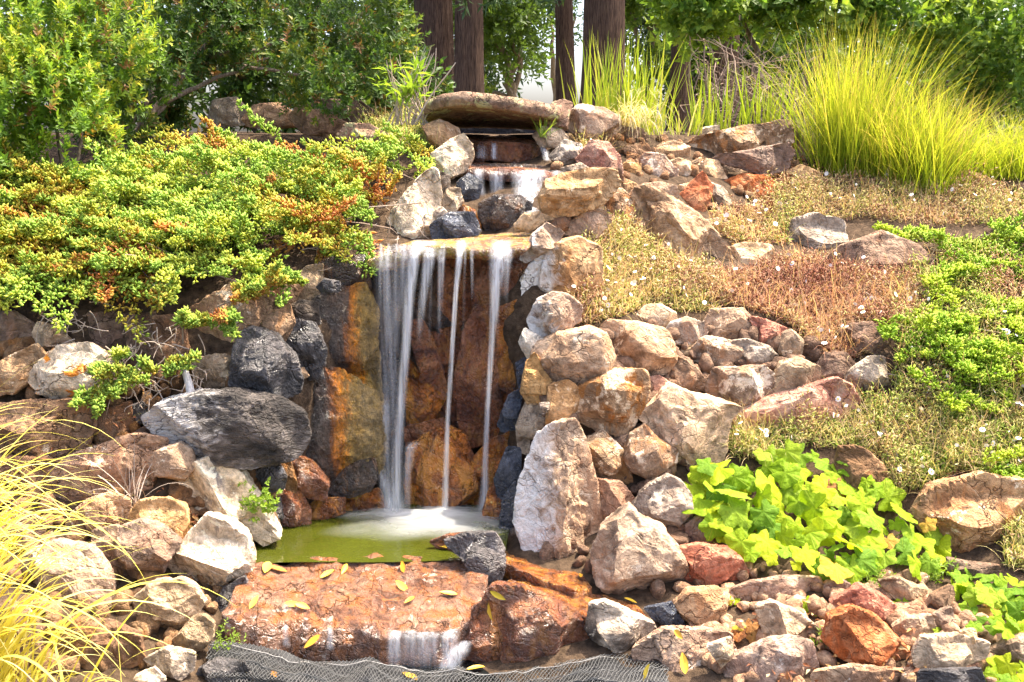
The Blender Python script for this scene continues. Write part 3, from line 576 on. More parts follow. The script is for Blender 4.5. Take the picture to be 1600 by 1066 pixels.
K('long grey-brown block under the big-leaved plant', 'pink', '1143,922 1178,909 1234,902 1278,902 1294,945 1265,951 1206,948 1158,958', .5, off=.02)
K('small brown stone right of the long grey-brown block', 'brown', '1289,916 1310,900 1335,918 1312,932 1292,932', .6, off=.05)
K('rock striped with rust above the big red rock', 'red', '1300,942 1344,914 1376,930 1402,950 1405,979 1383,983 1347,968 1306,957', .6, off=.05)
K('big angular brick-red rock', 'red', '1290,1002 1297,966 1333,949 1368,965 1423,1020 1405,1040 1358,1046 1314,1027', .65, off=.12, cuts=[(.1, .75, .6, .42), (-.8, 0, .6, .5)], ncut=2)
K('grey slab above the striped rock', 'grey', '1372,908 1403,902 1459,928 1456,946 1426,955 1393,932', .55, off=.05)
K('upright split stone leaning at the lower right', 'brown', '1446,956 1456,932 1486,914 1490,928 1467,963', .6, off=.08)
K('tan rock hollowed underneath', 'tan', '1395,981 1416,965 1454,961 1464,989 1431,1006 1410,1003', .6, off=.05)
K('dark upright stone beside the far right leaves', 'brown', '1457,962 1485,948 1499,990 1467,992', .6, off=.04)
K('pale yellow block near the bottom right corner', 'beige', '1428,1023 1441,996 1499,992 1546,1006 1540,1030 1487,1048 1435,1045', .65, off=.12, cuts=[(0, .85, .5, .4)], ncut=3)
K('small cream cube sitting on the pale yellow block', 'beige', '1499,987 1524,983 1528,1004 1507,1009', .8, off=.17)
K('dark grey boulder in the bottom right corner', 'grey', '1540,1024 1575,1000 1630,983 1630,1037 1560,1044', .5, off=.06)
K('big tan boulder at the right edge beside the big leaves', 'pink', '1437,803 1457,765 1530,744 1600,755 1606,775 1584,832 1566,882 1515,876 1478,860 1448,832', .55, off=.08, cuts=[(0, .85, .5, .38), (.2, -.6, .75, .6)], ncut=4)
K('dark brown rock rising behind the big-leaved plant', 'brown', '1312,702 1347,702 1374,726 1391,769 1399,800 1333,800 1306,750', .5, off=.04)
K('black stone under the pale yellow block', 'dark', '1436,1048 1530,1044 1545,1085 1436,1085', .5, off=.05)
K('flat dun rock on the bottom edge below the red rock', 'pink', '1270,1050 1330,1040 1432,1050 1445,1090 1275,1090', .5, off=.02)
K('brown rock in shade below the right-edge tan boulder', 'brown', '1480,872 1520,880 1560,884 1560,915 1520,925 1484,905', .5, off=.0)
# --- left of the upper stream
K('tan rock behind the twiggy growth left of the bridge slab', 'tan', '664,200 688,190 714,202 720,222 702,238 676,228', .6, Y=6.45, rnd=1)
K('bleached white rock hanging over the top steps', 'bleach', '676,242 706,222 722,214 735,230 736,248 724,266 702,276 682,266', .6, Y=6.2, cuts=[(.6, .5, .55, .5)])
K('large white-crusted rock face left of the stream', 'bleach', '604,360 616,330 637,304 656,284 672,270 682,276 686,310 676,345 670,374 640,376', .5, Y=5.7, cuts=[(.55, .4, .7, .45)], ncut=3)
K('grey chip with a pale top beside the white-crusted face', 'bw', '679,276 690,270 702,276 701,298 682,299', .6, Y=5.75)
K('black cube-shaped rock at the left end of the middle step', 'blue', '716,286 733,273 752,286 746,308 725,314 714,300', .6, Y=5.85)
K('grey rock under the black cube-shaped rock', 'grey', '680,308 700,296 717,297 722,316 707,334 684,330', .6, Y=5.75)
K('small pale stone wedged under the grey rock above the ledge', 'white', '676,332 690,324 700,334 692,346 678,346', .6, Y=5.68)
K('black wedge sitting on the pouring ledge', 'blue', '676,352 704,334 736,334 748,360 742,366 680,374', .6, Y=5.6, cuts=[(0, .8, .6, .5)])
K('orange-stained wet stone behind the black wedge', 'worange', '706,334 724,322 742,330 750,352 748,364 735,350', .5, Y=5.75)
K('dim brown rock behind the white-crusted face', 'brown', '560,352 590,330 620,318 630,340 606,366 575,372', .5, Y=5.9)
K('grey-capped rock showing above the juniper', 'bridge', '531,212 545,196 575,197 602,210 605,222 580,239 550,230', .6, Y=6.6, cuts=[(.2, .8, .5, .45)])
K('brown boulder in shade left of the grey-capped rock', 'brown', '456,186 470,168 500,176 537,192 537,217 500,210 475,207', .55, Y=6.9)
K('rounded dim boulder under the dark shrub', 'pink', '380,186 400,167 435,163 460,180 458,197 415,199 390,197', .55, Y=7.1, rnd=1)
K('dim boulder at the foot of the shrub stems', 'grey', '326,186 338,160 368,156 384,172 384,192 350,196', .55, Y=7.1)
K('dim flat rock under the right end of the dark shrub', 'brown', '470,172 500,158 560,160 580,176 552,192 510,186', .5, Y=7.4)
# --- left wall, outside the recess
K('brown ledge under the juniper at the left edge', 'brown', '-30,489 20,489 45,504 57,520 30,529 -30,530', .6, off=.06)
K('grey slanting stone under the juniper fringe', 'grey', '52,524 62,505 89,514 114,540 82,547 60,537', .6, off=.08)
K('brown rock face behind the two lichened boulders', 'brown', '-25,534 50,529 66,546 60,562 20,572 -25,572', .5, off=.0)
K('tan boulder cut by the left edge, beside the orange-spotted one', 'tan', '-22,572 5,566 19,558 54,541 72,566 50,587 21,613 -22,614', .6, off=.1, cuts=[(.3, .7, .6, .5)])
K('round boulder spotted with orange lichen', 'spot', '46,589 68,566 96,546 137,541 165,560 173,585 168,615 137,630 96,625 62,613', .6, off=.12, cuts=[(0, .7, .65, .55), (0, -.75, .6, .55)])
K('pebble on the shoulder of the orange-spotted boulder', 'brown', '72,551 92,543 98,553 77,560', .7, off=.12)
K('shadowed brown rock face under the juniper fringe', 'brown', '86,502 150,494 206,496 208,560 196,614 172,604 158,560 112,536', .35, off=-.06)
K('narrow brown column of rock under the hanging twigs', 'brown', '203,500 245,494 254,590 237,622 205,612', .4, off=-.04)
K('chocolate rock panel beside the bleached dead stem', 'brown', '243,500 286,498 298,560 306,612 255,614', .4, off=-.02)
K('big squared brown block at the left edge', 'brown', '-40,637 52,631 105,628 143,634 141,667 123,710 89,716 39,707 -40,692', .6, off=.1, cuts=[(0, .9, .4, .3), (.7, 0, .7, .45)], ncut=3)
K('plain grey-brown block right of the squared brown block', 'brown', '132,695 141,660 157,646 203,629 206,677 184,691 157,697', .5, off=.03)
K('dark stone flecked white under the hanging sprigs', 'dark', '201,634 223,629 238,642 230,656 206,668', .5, off=.03)
K('small brown stone under the white-flecked dark stone', 'brown', '208,677 228,665 243,680 228,686', .5, off=.04)
K('huge wood-grained boulder, pale on its left end', 'wood', '230,656 260,630 310,616 370,612 430,624 467,645 474,680 457,712 420,724 380,728 340,722 290,702 250,682', .5, off=.16, rnd=1)
K('wide mauve-brown slab below the squared block', 'pink', '56,747 110,718 150,699 210,682 258,690 243,716 228,762 200,778 130,788 66,788', .4, off=.06, ncut=4)
K('dark brown rock behind the straw-yellow blades', 'brown', '-40,715 40,716 87,722 77,741 50,765 -40,775', .5, off=.04)
K('small rounded brown cobble under the wood-grained boulder', 'tan', '234,724 248,704 281,693 299,705 304,730 284,752 262,744 240,738', .65, off=.12, rnd=1)
K('long bleached rock slanting down to the pool', 'bleach', '287,752 309,722 336,713 369,730 383,757 414,809 432,842 405,853 367,827 328,807 292,791', .6, off=.1, cuts=[(.62, .5, .45, .28), (-.6, -.2, .7, .4)], ncut=1)
K('sharp-peaked white rock at the left of the pool', 'bleach', '252,874 290,846 325,806 355,816 383,838 392,874 385,899 341,916 310,917 276,902', .65, off=.14, cuts=[(.1, .75, .55, .3), (-.3, -.5, .75, .45)], ncut=3)
K('cream flat rock left of the sharp-peaked white rock', 'beige', '190,820 222,783 262,780 288,791 292,816 277,852 250,842 214,827', .55, off=.1, cuts=[(0, .8, .6, .35)])
K('grey-beige rock left of the cream flat rock', 'pink', '108,806 138,783 171,770 201,784 196,814 157,830 118,832', .6, off=.1)
K('rusty brown block in front of the cream flat rock', 'brown', '190,827 223,815 253,828 278,852 259,877 246,904 228,911 203,902 187,867', .65, off=.14)
K('dull brown rock half behind the yellow blades', 'brown', '145,831 185,821 195,866 202,902 168,892 148,852', .55, off=.08)
K('beige boulder low beside the netting', 'beige', '209,936 240,911 283,906 304,920 318,945 306,964 276,978 234,972 213,957', .65, off=.16, cuts=[(.1, .7, .65, .45)])
K('grey rock under the low beige boulder', 'grey', '259,1012 281,989 299,967 318,962 333,975 332,997 313,1017 277,1025', .6, off=.1)
K('streaked grey rock at the bottom left', 'grey', '225,1031 262,1011 304,1022 301,1046 284,1060 248,1049', .6, off=.08)
K('black stone at the left end of the netting', 'dark', '297,1075 313,1044 341,1029 382,1035 397,1075', .5, off=.06)
K('small white stone on the bottom edge at the left', 'white', '212,1056 241,1043 259,1063 242,1080 212,1080', .6, off=.08)
K('large brown boulder hidden among the yellow blades', 'pink', '40,868 90,846 142,858 166,895 170,940 130,962 70,955 36,915', .55, off=.06)
K('brown boulder low among the yellow blades', 'brown', '60,985 110,968 170,975 214,992 220,1036 170,1060 100,1055 62,1030', .55, off=.06)
K('brown rock in the bottom left corner behind the blades', 'brown', '-30,960 20,940 56,965 58,1020 40,1075 -30,1075', .5, off=.05)
K('dark rock behind the base of the yellow blades', 'brown', '-30,815 30,800 70,815 60,850 20,870 -30,870', .5, off=.05)
# --- left side of the recess
K('grey rectangular rock under the hanging juniper sprig', 'grey', '301,566 338,555 366,560 364,602 345,614 310,614', .5, off=.06, ncut=4)
K('broad dusky rock face above the black knobbly boulder', 'pink', '304,484 360,452 424,462 410,520 366,556 302,562', .35, off=.0)
K('black knobbly boulder with pale streaks', 'dark', '360,602 368,555 378,525 398,518 430,528 457,560 466,596 460,614 435,626 400,618 370,610', .6, off=.12)
K('dusky leaning slab right of the hanging sprigs', 'brown', '404,526 418,496 452,477 458,506 440,538 420,530', .5, off=.08)
K('dusky flat slab under the juniper edge near the fall', 'pink', '418,468 436,440 458,430 470,452 452,478', .45, off=.06)
K('grey block capping the column of black stones', 'grey', '454,442 480,419 503,416 504,455 480,472 458,467', .5, off=.06)
K('pale streaked stone in the column of black stones', 'bw', '453,479 470,470 494,474 499,506 470,508 455,502', .5, off=.07)
K('black hollowed stone in the column', 'dark', '446,522 460,500 492,508 507,545 503,570 475,577 453,547', .5, off=.06)
K('small black stone at the foot of the column', 'dark', '478,577 502,570 506,592 484,594', .5, off=.04)
K('small white chip beside the black knobbly boulder', 'white', '461,581 474,574 482,588 468,595', .5, off=.06)
K('dark block stained orange just under the juniper at the fall', 'wdark', '503,412 534,400 568,402 575,450 553,457 527,450 503,436', .5, Y=5.15)
K('small oval dark stone beside the orange-stained dark block', 'dark', '495,449 508,436 530,441 531,454 508,461', .6, Y=5.0)
K('tall wet slab streaked orange and gold, left of the fall', 'wstreak', '491,502 496,480 526,455 570,453 583,490 588,619 540,598 503,568 495,530', .4, Y=5.12, ncut=9, amp=1.7)
K('large wet slab dark on the left and rusty orange on the right', 'wstreak', '452,627 461,606 504,573 540,598 588,627 590,700 586,728 545,776 510,768 478,724 462,682', .4, Y=5.02, ncut=9, amp=1.7)
K('small gleaming wet stone at the left foot of the fall', 'wdark', '508,770 538,735 560,721 584,717 589,748 577,768 545,776', .5, Y=4.98)
K('round rusty stone left of the gleaming wet stone', 'wred', '454,728 470,716 487,720 512,755 506,785 470,773', .55, off=.1)
K('rusty rock at the left water line', 'wred', '426,792 444,764 470,770 483,800 481,824 450,838 428,834', .55, off=.08)
K('low orange wet stone at the back left water line', 'worange', '475,797 500,779 537,779 536,803 500,814 478,824', .5, Y=4.92)
K('low golden wet stone beside the left stream foot', 'worange', '530,778 560,770 590,764 604,790 585,804 540,802', .5, Y=5.05)
K('charcoal block above the small green weed', 'dark', '399,738 432,719 446,745 442,765 417,771', .55, off=.1)
K('thin brown stone between the charcoal block and the rusty one', 'brown', '439,720 454,719 463,753 461,771 445,765', .5, off=.06)
K('dark stone behind the small green weed', 'dark', '392,790 412,772 436,774 440,810 424,834 408,820', .5, off=.0)
# --- wet stones at the back of the fall
K('smooth dark slab behind the left veil of water', 'wdark', '570,392 640,392 694,398 698,502 640,508 574,504', .25, Y=5.34, ncut=3)
K('red-brown slab behind the middle of the fall', 'wred', '688,396 748,398 748,480 728,532 688,512', .35, Y=5.33, ncut=3)
K('rough brown stone behind the top of the right stream', 'wred', '740,398 790,396 834,408 830,462 790,494 743,482', .4, Y=5.3)
K('slanting bar of pink-brown rock behind the fall', 'wred', '636,508 662,504 678,535 697,606 690,622 666,608 650,552', .6, Y=5.22)
K('dull mauve slab behind the lower left veil', 'wdark', '574,502 642,506 654,560 650,640 640,742 628,792 592,790 580,640', .25, Y=5.32, ncut=3)
K('knobbly gold-flecked stone beside the slanting bar', 'worange', '640,562 668,602 694,620 674,658 638,668 632,612', .5, Y=5.24)
K('dark red triangle of rock right of the slanting bar', 'wred', '658,518 714,530 730,560 704,592 694,604 670,548', .4, Y=5.3)
K('dark red stone low in the middle of the fall', 'wred', '690,602 722,570 734,600 726,662 692,672 674,652', .4, Y=5.3)
K('tall red-brown rough block behind the right stream', 'wred', '726,526 742,491 772,488 784,520 782,622 771,684 740,694 722,684 714,612', .45, Y=5.22, ncut=4)
K('rust-coloured rock in the right corner of the recess', 'worange', '778,490 824,472 836,560 820,652 804,694 774,694 780,560', .45, Y=5.2)
K('big glistening rust boulder at the foot of the fall', 'worange', '634,796 641,702 668,681 695,670 724,684 741,725 749,796 700,802', .5, Y=5.12)
K('orange block under the right stream', 'worange', '740,718 766,690 799,675 795,714 769,790 743,790', .5, Y=5.1)
K('orange and black rock at the right foot of the fall', 'worange', '752,814 763,770 786,733 797,780 790,822 765,828', .55, Y=4.92)
K('flat wet stone capping the glistening rust boulder', 'wred', '634,668 690,654 700,674 660,692 636,698', .4, Y=5.2)
# --- the outlet slab at the front of the pool
ledge('broad pinkish wet slab damming the front of the pool', 'slab', '352,962,3.98 372,925,4.12 392,884,4.32 440,873,4.41 520,870,4.43 610,869,4.43 690,866,4.44 740,862,4.46 762,892,4.32 752,930,4.18 730,968,4.04 690,992,3.95 640,986,3.97 590,992,3.95 540,978,4.0 500,982,3.98 450,968,4.0 400,982,3.95', 'outlet_slab', .32, .034, 'slab', sides=22, under=.9)
K('rust-brown rock between pool and dark ridge', 'wred', '672,846 700,836 736,831 752,842 742,862 715,872 690,862', .35, Y=4.52)
K('jagged dark ridge rock splitting the outlet', 'dark', '692,848 732,835 772,833 787,858 786,885 777,915 766,948 746,956 730,928 738,892 722,868', .5, Y=4.34)
K('rust-red stone below the dark ridge', 'wred', '738,950 764,932 780,985 796,1026 770,1048 730,1048 716,1024 734,990', .45, Y=4.0)
K('dark wet rock under the left end of the outlet slab', 'dark', '328,960 350,920 384,900 400,950 380,990 345,992', .5, Y=4.18)

# ------------------------------------------------------------------ water
def watermat(name, col, rough, foamcol=None):
    g = G(name); tc = g.n('TexCoord'); n = g.noise(tc.outputs['Object'], 9, 4, .5, .6)
    c = g.ramp(g.noise(tc.outputs['Object'], 2.2, 3, .5), [(.3, tuple(q * .6 for q in col)), (.7, col)])
    bp = g.n('Bump', {'Strength': .2, 'Distance': .03, 'Height': n})
    b = g.n('BsdfPrincipled', {'Base Color': c, 'Roughness': rough, 'IOR': 1.33, 'Specular IOR Level': .5, 'Normal': bp.outputs[0]})
    return g.done(b.outputs[0])
M_pool = watermat('pool_water', (.052, .060, .006), .06)
M_basin = watermat('basin_water', (.012, .014, .014), .08)
def foammat(name, scale, streak, gain):
    g = G(name); tc = g.n('TexCoord'); at = g.n('Attribute', attribute_name='dens')
    v = g.n('VectorMath', {0: tc.outputs['Object'], 1: streak}, operation='MULTIPLY').outputs[0]
    n = g.noise(v, scale, 4, .55, .4)
    a = g.math('MULTIPLY', at.outputs['Fac'], g.ramp(n, [(.3, gain), (.72, 1.)]))
    a = g.n('Math', {0: a, 1: 1.0}, operation='MULTIPLY', use_clamp=True).outputs[0]
    d = g.n('BsdfPrincipled', {'Base Color': (.80, .82, .85, 1), 'Roughness': .35, 'Specular IOR Level': .4})
    t = g.n('BsdfTranslucent', {'Color': (.88, .90, .92, 1)})
    s = g.n('MixShader', {0: .45, 1: d.outputs[0], 2: t.outputs[0]})
    return g.done(g.n('MixShader', {0: a, 1: g.n('BsdfTransparent').outputs[0], 2: s.outputs[0]}).outputs[0])
M_fall = foammat('falling_water', 9, (7.5, 7.5, .16), .05)
M_foam = foammat('foam', 4, (1.0, 2.6, 1), .45)
def sheet(poly3, name, mat, kind='structure', z=None, n=60, amp=.002):
    a = np.array([P(x, y, Y) for x, y, Y in pts(poly3)])
    dl = np.linalg.norm(np.roll(a, -1, 0) - a, axis=1); cum = np.concatenate([[0], np.cumsum(dl)]); tt = np.linspace(0, cum[-1], 120, endpoint=False)
    ring = np.stack([np.interp(tt, cum, np.append(a[:, k], a[0, k])) for k in range(3)], -1); ring[:, 2] = z
    c = ring.mean(0); rows = np.array([c + (ring - c) * max(.001, k / 29) for k in range(30)]); V = rows.reshape(-1, 3)
    V[:, 2] += amp * fbm(V * 6, 77)
    i = np.arange(29)[:, None] * 120; j = np.arange(120)[None]; j2 = (j + 1) % 120
    o = add(name, mesh_np(name, V, np.stack([i + j, i + 120 + j, i + 120 + j2, i + j2], -1).reshape(-1, 4), mat, True))
    tag(o, kind=kind); return o
sheet('340,890,4.34 400,884,4.34 440,880,4.37 600,879,4.37 760,876,4.40 790,866,4.5 800,800,5.0 790,780,5.35 560,780,5.35 420,790,5.2 360,840,4.6', 'pool_water', M_pool, z=0.0)
sheet('280,1180,3.3 1100,1180,3.3 1060,1000,4.1 900,990,4.2 360,980,4.3', 'basin_water', M_basin, z=-.27)

def fall(parent, rows, thick=.012, nu=14, nv=48, dens=1., fade=(.04, .0), name='stream', mat=None, seed=0):
    """a falling ribbon of water: rows = (photo y, x left, x right, depth); a closed lens cross-section"""
    r = np.array(rows, float); t = np.linspace(0, 1, nv); k = np.linspace(0, 1, len(r))
    py = np.interp(t, k, r[:, 0]); x0 = np.interp(t, k, r[:, 1]); x1 = np.interp(t, k, r[:, 2]); Y = np.interp(t, k, r[:, 3])
    for _ in range(3):
        for arr in (x0, x1, Y): arr[1:-1] = (arr[:-2] + 2 * arr[1:-1] + arr[2:]) / 4
    u = np.linspace(0, 1, nu)
    X = x0[:, None] + (x1 - x0)[:, None] * u[None]
    mid = P(X, np.repeat(py[:, None], nu, 1), np.repeat(Y[:, None], nu, 1))
    lens = np.sin(u * math.pi)[None] * thick * (1 + .5 * fbm(mid * np.array([30, 30, 3.]) + seed, 3, 2))
    f = mid.copy(); f[..., 1] -= lens; b = mid.copy(); b[..., 1] += lens
    V = np.concatenate([f.reshape(-1, 3), b.reshape(-1, 3)]); o = nu * nv
    i = np.arange(nv - 1)[:, None] * nu + np.arange(nu - 1)[None]
    F = np.concatenate([np.stack([i, i + nu, i + nu + 1, i + 1], -1).reshape(-1, 4), np.stack([i + o, i + 1 + o, i + nu + 1 + o, i + nu + o], -1).reshape(-1, 4)])
    d = (np.sin(u * math.pi) ** 2.)[None] * np.ones((nv, 1)) * dens
    if fade[0]: d = d * np.clip(t / fade[0], 0, 1)[:, None]
    if fade[1]: d = d * np.clip((1 - t) / fade[1], 0, 1)[:, None]
    d = np.concatenate([d.ravel(), d.ravel()])
    loc = parent.location
    return add(name, mesh_np(name, V - np.array(loc), F, mat or M_fall, True, {'dens': d}), parent)

wf = thing('waterfall', 'silky main waterfall dropping from the thin ledge into the green pool', 'waterfall', tuple(P(690, 800, 5.0)))
fall(wf, [(384,585,622,5.12),(400,582,622,5.03),(420,581,622,4.99),(500,584,630,4.98),(600,588,632,5.0),(700,592,628,5.0),(800,596,626,5.0)], .01, 18, dens=.3, fade=(.12, 0))
fall(wf, [(380,614,652,5.1),(390,612,652,5.02),(405,610,650,4.98),(480,606,640,4.97),(560,602,634,4.98)], .01, 18, dens=.26, fade=(.15, .3))
fall(wf, [(374,640,674,5.12),(386,638,670,5.01),(400,635,660,4.96),(460,630,650,4.94),(560,623,642,4.93),(660,615,634,4.93),(770,604,632,4.93),(804,596,640,4.92)], .014, 20, dens=.74, fade=(.08, .05))
fall(wf, [(376,660,686,5.12),(388,658,684,5.02),(402,658,684,4.97),(450,654,672,4.96),(500,650,664,4.97),(540,646,662,4.98)], .012, 14, dens=.62, fade=(.05, .45))
fall(wf, [(386,678,700,5.02),(410,682,697,4.97),(470,682,694,4.97),(540,680,690,4.99)], .008, 10, dens=.32, fade=(.1, .5))
fall(wf, [(374,710,732,5.12),(386,709,730,5.01),(400,711,725,4.96),(450,708,718,4.94),(560,701,710,4.93),(660,694,704,4.94),(800,688,702,4.95)], .012, 12, dens=.75, fade=(.08, 0))
fall(wf, [(388,732,742,5.02),(410,734,741,4.98),(470,735,741,4.98)], .006, 8, dens=.3, fade=(.1, .5))
fall(wf, [(374,764,804,5.12),(386,762,802,5.01),(402,760,798,4.96),(450,763,786,4.94),(520,763,776,4.93),(620,757,768,4.93),(720,752,764,4.93),(770,748,766,4.93),(808,738,776,4.92)], .014, 20, dens=.74, fade=(.08, .05))
fall(wf, [(388,780,806,5.02),(410,784,802,4.98),(470,782,794,4.98)], .008, 10, dens=.4, fade=(.08, .5))
fall(wf, [(624,586,612,5.06),(660,586,612,5.02),(716,586,606,5.03),(722,586,600,5.04),(760,590,612,5.0),(802,594,616,5.0)], .012, 12, dens=.5, fade=(.05, 0))
fall(wf, [(690,634,664,5.06),(700,630,652,5.0),(740,628,644,4.99),(800,624,644,4.99)], .01, 10, dens=.42, fade=(.15, 0))
for k in range(9):                                        # stray strands
    x = [592, 604, 616, 628, 672, 690, 724, 778, 792][k]; b_ = [540, 640, 720, 480, 560, 470, 600, 560, 500][k]
    fall(wf, [(380, x, x + 7, 5.1), (390, x, x + 7, 5.01), (420, x - 1, x + 5, 4.97), (b_, x - 5, x + 2, 4.97)], .005, 8, 30, dens=.22, fade=(.1, .7), seed=k)
c2 = thing('cascade', 'short white cascade spilling over the flat reddish middle step', 'cascade', tuple(P(810, 310, 6.0)))
fall(c2, [(264,792,862,6.1),(272,794,860,6.03),(296,798,852,5.98),(320,800,850,5.85),(336,816,852,5.7)], .02, 20, 24, dens=1., fade=(.1, .1))
fall(c2, [(263,738,758,6.12),(272,738,758,6.06),(290,740,758,6.05),(308,742,762,6.04)], .01, 10, 18, dens=.55, fade=(.1, .1))
fall(c2, [(263,762,790,6.12),(272,762,790,6.06),(290,764,790,6.05),(310,764,792,6.04)], .01, 14, 18, dens=.6, fade=(.1, .15))
fall(c2, [(266,858,882,6.12),(274,860,882,6.06),(284,862,880,6.04)], .008, 8, 12, dens=.5, fade=(.1, .2))
c3 = thing('trickle', 'little trickle over the topmost mossy step', 'trickle', tuple(P(780, 250, 6.5)))
fall(c3, [(222,765,778,6.58),(230,766,778,6.5),(250,766,778,6.48)], .01, 8, 12, dens=.8, fade=(.1, .1))
fall(c3, [(226,742,764,6.6),(234,742,764,6.52),(249,742,764,6.5)], .008, 10, 12, dens=.35, fade=(.1, .1))
fall(c3, [(228,840,852,6.58),(236,844,858,6.5),(252,848,864,6.42)], .01, 10, 12, dens=.7, fade=(.1, .1))
c4 = thing('spill', 'small spill falling off the front of the outlet slab behind the netting', 'spill', tuple(P(670, 1040, 3.85)))
for k, (xa, xb, dn) in enumerate([(602, 632, .6), (622, 660, .3), (646, 676, .42), (664, 690, .3), (684, 720, .58)]):
    fall(c4, [(974, xa + 6, xb - 2, 4.02), (984, xa + 3, xb, 3.96), (996, xa, xb, 3.91), (1050, xa - 2, xb + 3, 3.89)], .008, 12, 20, dens=dn, fade=(.3, .2), seed=k * 3)
fall(c4, [(976,440,452,3.97),(986,440,452,3.94),(1012,440,456,3.93)], .008, 8, 12, dens=.45, fade=(.1, .1))
fall(c4, [(980,510,522,3.97),(990,510,522,3.94),(1016,508,524,3.93)], .008, 8, 12, dens=.45, fade=(.1, .1))
fall(c4, [(1002,742,716,3.9),(1020,736,690,3.87),(1046,720,676,3.85)], .01, 12, 14, dens=.7, fade=(.1, .1))
# foam mound where the streams land
nr, ns = 26, 90
an = np.linspace(0, 2 * math.pi, ns, endpoint=False); rr = np.linspace(0.001, 1, nr)
cx, cy = P(655, 806, 4.97)[0], 4.90
hub = np.array([cx, cy, 0]); q = np.zeros((nr, ns, 3)); den = np.zeros((nr, ns))
for k in range(nr):
    e = rr[k]; wob = 1 + .12 * np.sin(an * 5 + 1) + .08 * np.sin(an * 9)
    q[k, :, 0] = hub[0] + .10 + np.cos(an) * e * .58 * wob; q[k, :, 1] = hub[1] + np.sin(an) * e * (.22 + .12 * (np.sin(an) < 0)) * wob
    q[k, :, 2] = .006 + .035 * (1 - e) ** 1.2
    den[k] = (1 - e) ** 1.25 * 1.7
q[..., 2] += .008 * fbm(q * 14, 5)
den *= 0.75 + .5 * fbm(q * np.array([5, 9, 1]), 8)
i = np.arange(nr - 1)[:, None] * ns; j = np.arange(ns)[None]; j2 = (j + 1) % ns
tag(add('foam', mesh_np('foam', q.reshape(-1, 3), np.stack([i + j, i + ns + j, i + ns + j2, i + j2], -1).reshape(-1, 4), M_foam, True, {'dens': np.clip(den, 0, .92).ravel()})), 'soft white foam spreading where the waterfall meets the pool', 'foam', kind='stuff')

# ------------------------------------------------------------------ netting along the bottom
def netting():
    nu, nv = 124, 22
    u = np.linspace(0, 1, nu)[None].repeat(nv, 0); v = np.linspace(0, 1, nv)[:, None].repeat(nu, 1)
    px = 325 + u * 720
    top = np.interp(px, [325, 360, 450, 540, 580, 600, 640, 760, 860, 940, 1045], [996, 1000, 1022, 1036, 1026, 1038, 1046, 1050, 1040, 1024, 1030])
    py = top + v * (1130 - top); Y = 3.88 - .36 * v - .06 * np.sin(np.clip(v * 5, 0, math.pi)) * (.6 + .4 * np.sin(u * 9))
    V = P(px, py, Y); V[..., 1] += .05 * fbm(V * 7, 4) + .012 * np.sin(v * 38 + 5 * fbm(V * 5, 6)); V[..., 2] += .03 * fbm(V * 9, 14)
    jit = np.stack([vnoise(V * 260, 1), vnoise(V * 260, 2), vnoise(V * 260, 3)], -1); V = V + jit * .0022
    idx = np.arange(nu * nv).reshape(nv, nu); pos = V.reshape(-1, 3)
    e = np.concatenate([np.stack([idx[:-1, :-1], idx[1:, 1:]], -1).reshape(-1, 2), np.stack([idx[:-1, 1:], idx[1:, :-1]], -1).reshape(-1, 2)])
    a, b = pos[e[:, 0]], pos[e[:, 1]]; d = unit(b - a); s = unit(np.cross(d, np.array([0, -1, .35]))); n = np.cross(s, d); w = .0017
    Vn = np.stack([a + s * w, a - s * .5 * w + n * w, a - s * .5 * w - n * w, b + s * w, b - s * .5 * w + n * w, b - s * .5 * w - n * w], 1).reshape(-1, 3)
    f = np.array([[0, 1, 4, 3], [1, 2, 5, 4], [2, 0, 3, 5]]); F = (np.arange(len(e))[:, None, None] * 6 + f[None]).reshape(-1, 4)
    g = G('net_strand'); b_ = g.n('BsdfPrincipled', {'Base Color': (.075, .075, .072, 1), 'Roughness': .42, 'Specular IOR Level': .6}); m = g.done(b_.outputs[0])
    base = P(680, 1066, 3.6)
    t = thing('netting', 'bunched black netting stretched along the bottom edge in front of the slab', 'netting', tuple(base))
    o = add('mesh', mesh_np('net', Vn - base, F, m), t); tag(o, kind='stuff')
    g = G('black_liner'); b_ = g.n('BsdfPrincipled', {'Base Color': (.012, .012, .013, 1), 'Roughness': .7}); ml = g.done(b_.outputs[0])
    Vb = V + np.array([0, .03, -.02]); i = np.arange(nv - 1)[:, None] * nu + np.arange(nu - 1)[None]
    add('backing_cloth', mesh_np('backing_cloth', Vb.reshape(-1, 3) - base, np.stack([i, i + nu, i + nu + 1, i + 1], -1).reshape(-1, 4), ml, True), t)
    # pale draw cord along the upper hem
    hem = np.concatenate([V[1, ::2]]) + np.array([0, -.012, .004]); m2 = simple('pale_cord', (.20, .19, .18), (.36, .35, .33), 60)
    h1 = hem[:55:1]; a1, f1 = tube(h1, .0016, 5); add('hem_cord', mesh_np('hem_cord', a1 - base, f1, m2, True), t)
    return t
netting()
# ------------------------------------------------------------------ vegetation builders
def child_mesh(name, t, V, F, mat, attrs=None, smooth=False, kind=None):
    o = add(name, mesh_np(name, V - np.array(t.location), F, mat, smooth, attrs), t)
    if kind: o['kind'] = kind
    return o
def curve_path(p0, p1, sag=0., n=10, wob=.02, seed=0):
    t = np.linspace(0, 1, n)[:, None]; q = p0 + (p1 - p0) * t; q[:, 2] += sag * 4 * t[:, 0] * (1 - t[:, 0])
    w = np.stack([fbm(q * 3 + seed, k, 2) for k in (1, 2, 3)], -1) * wob * np.sin(t * math.pi); return q + w

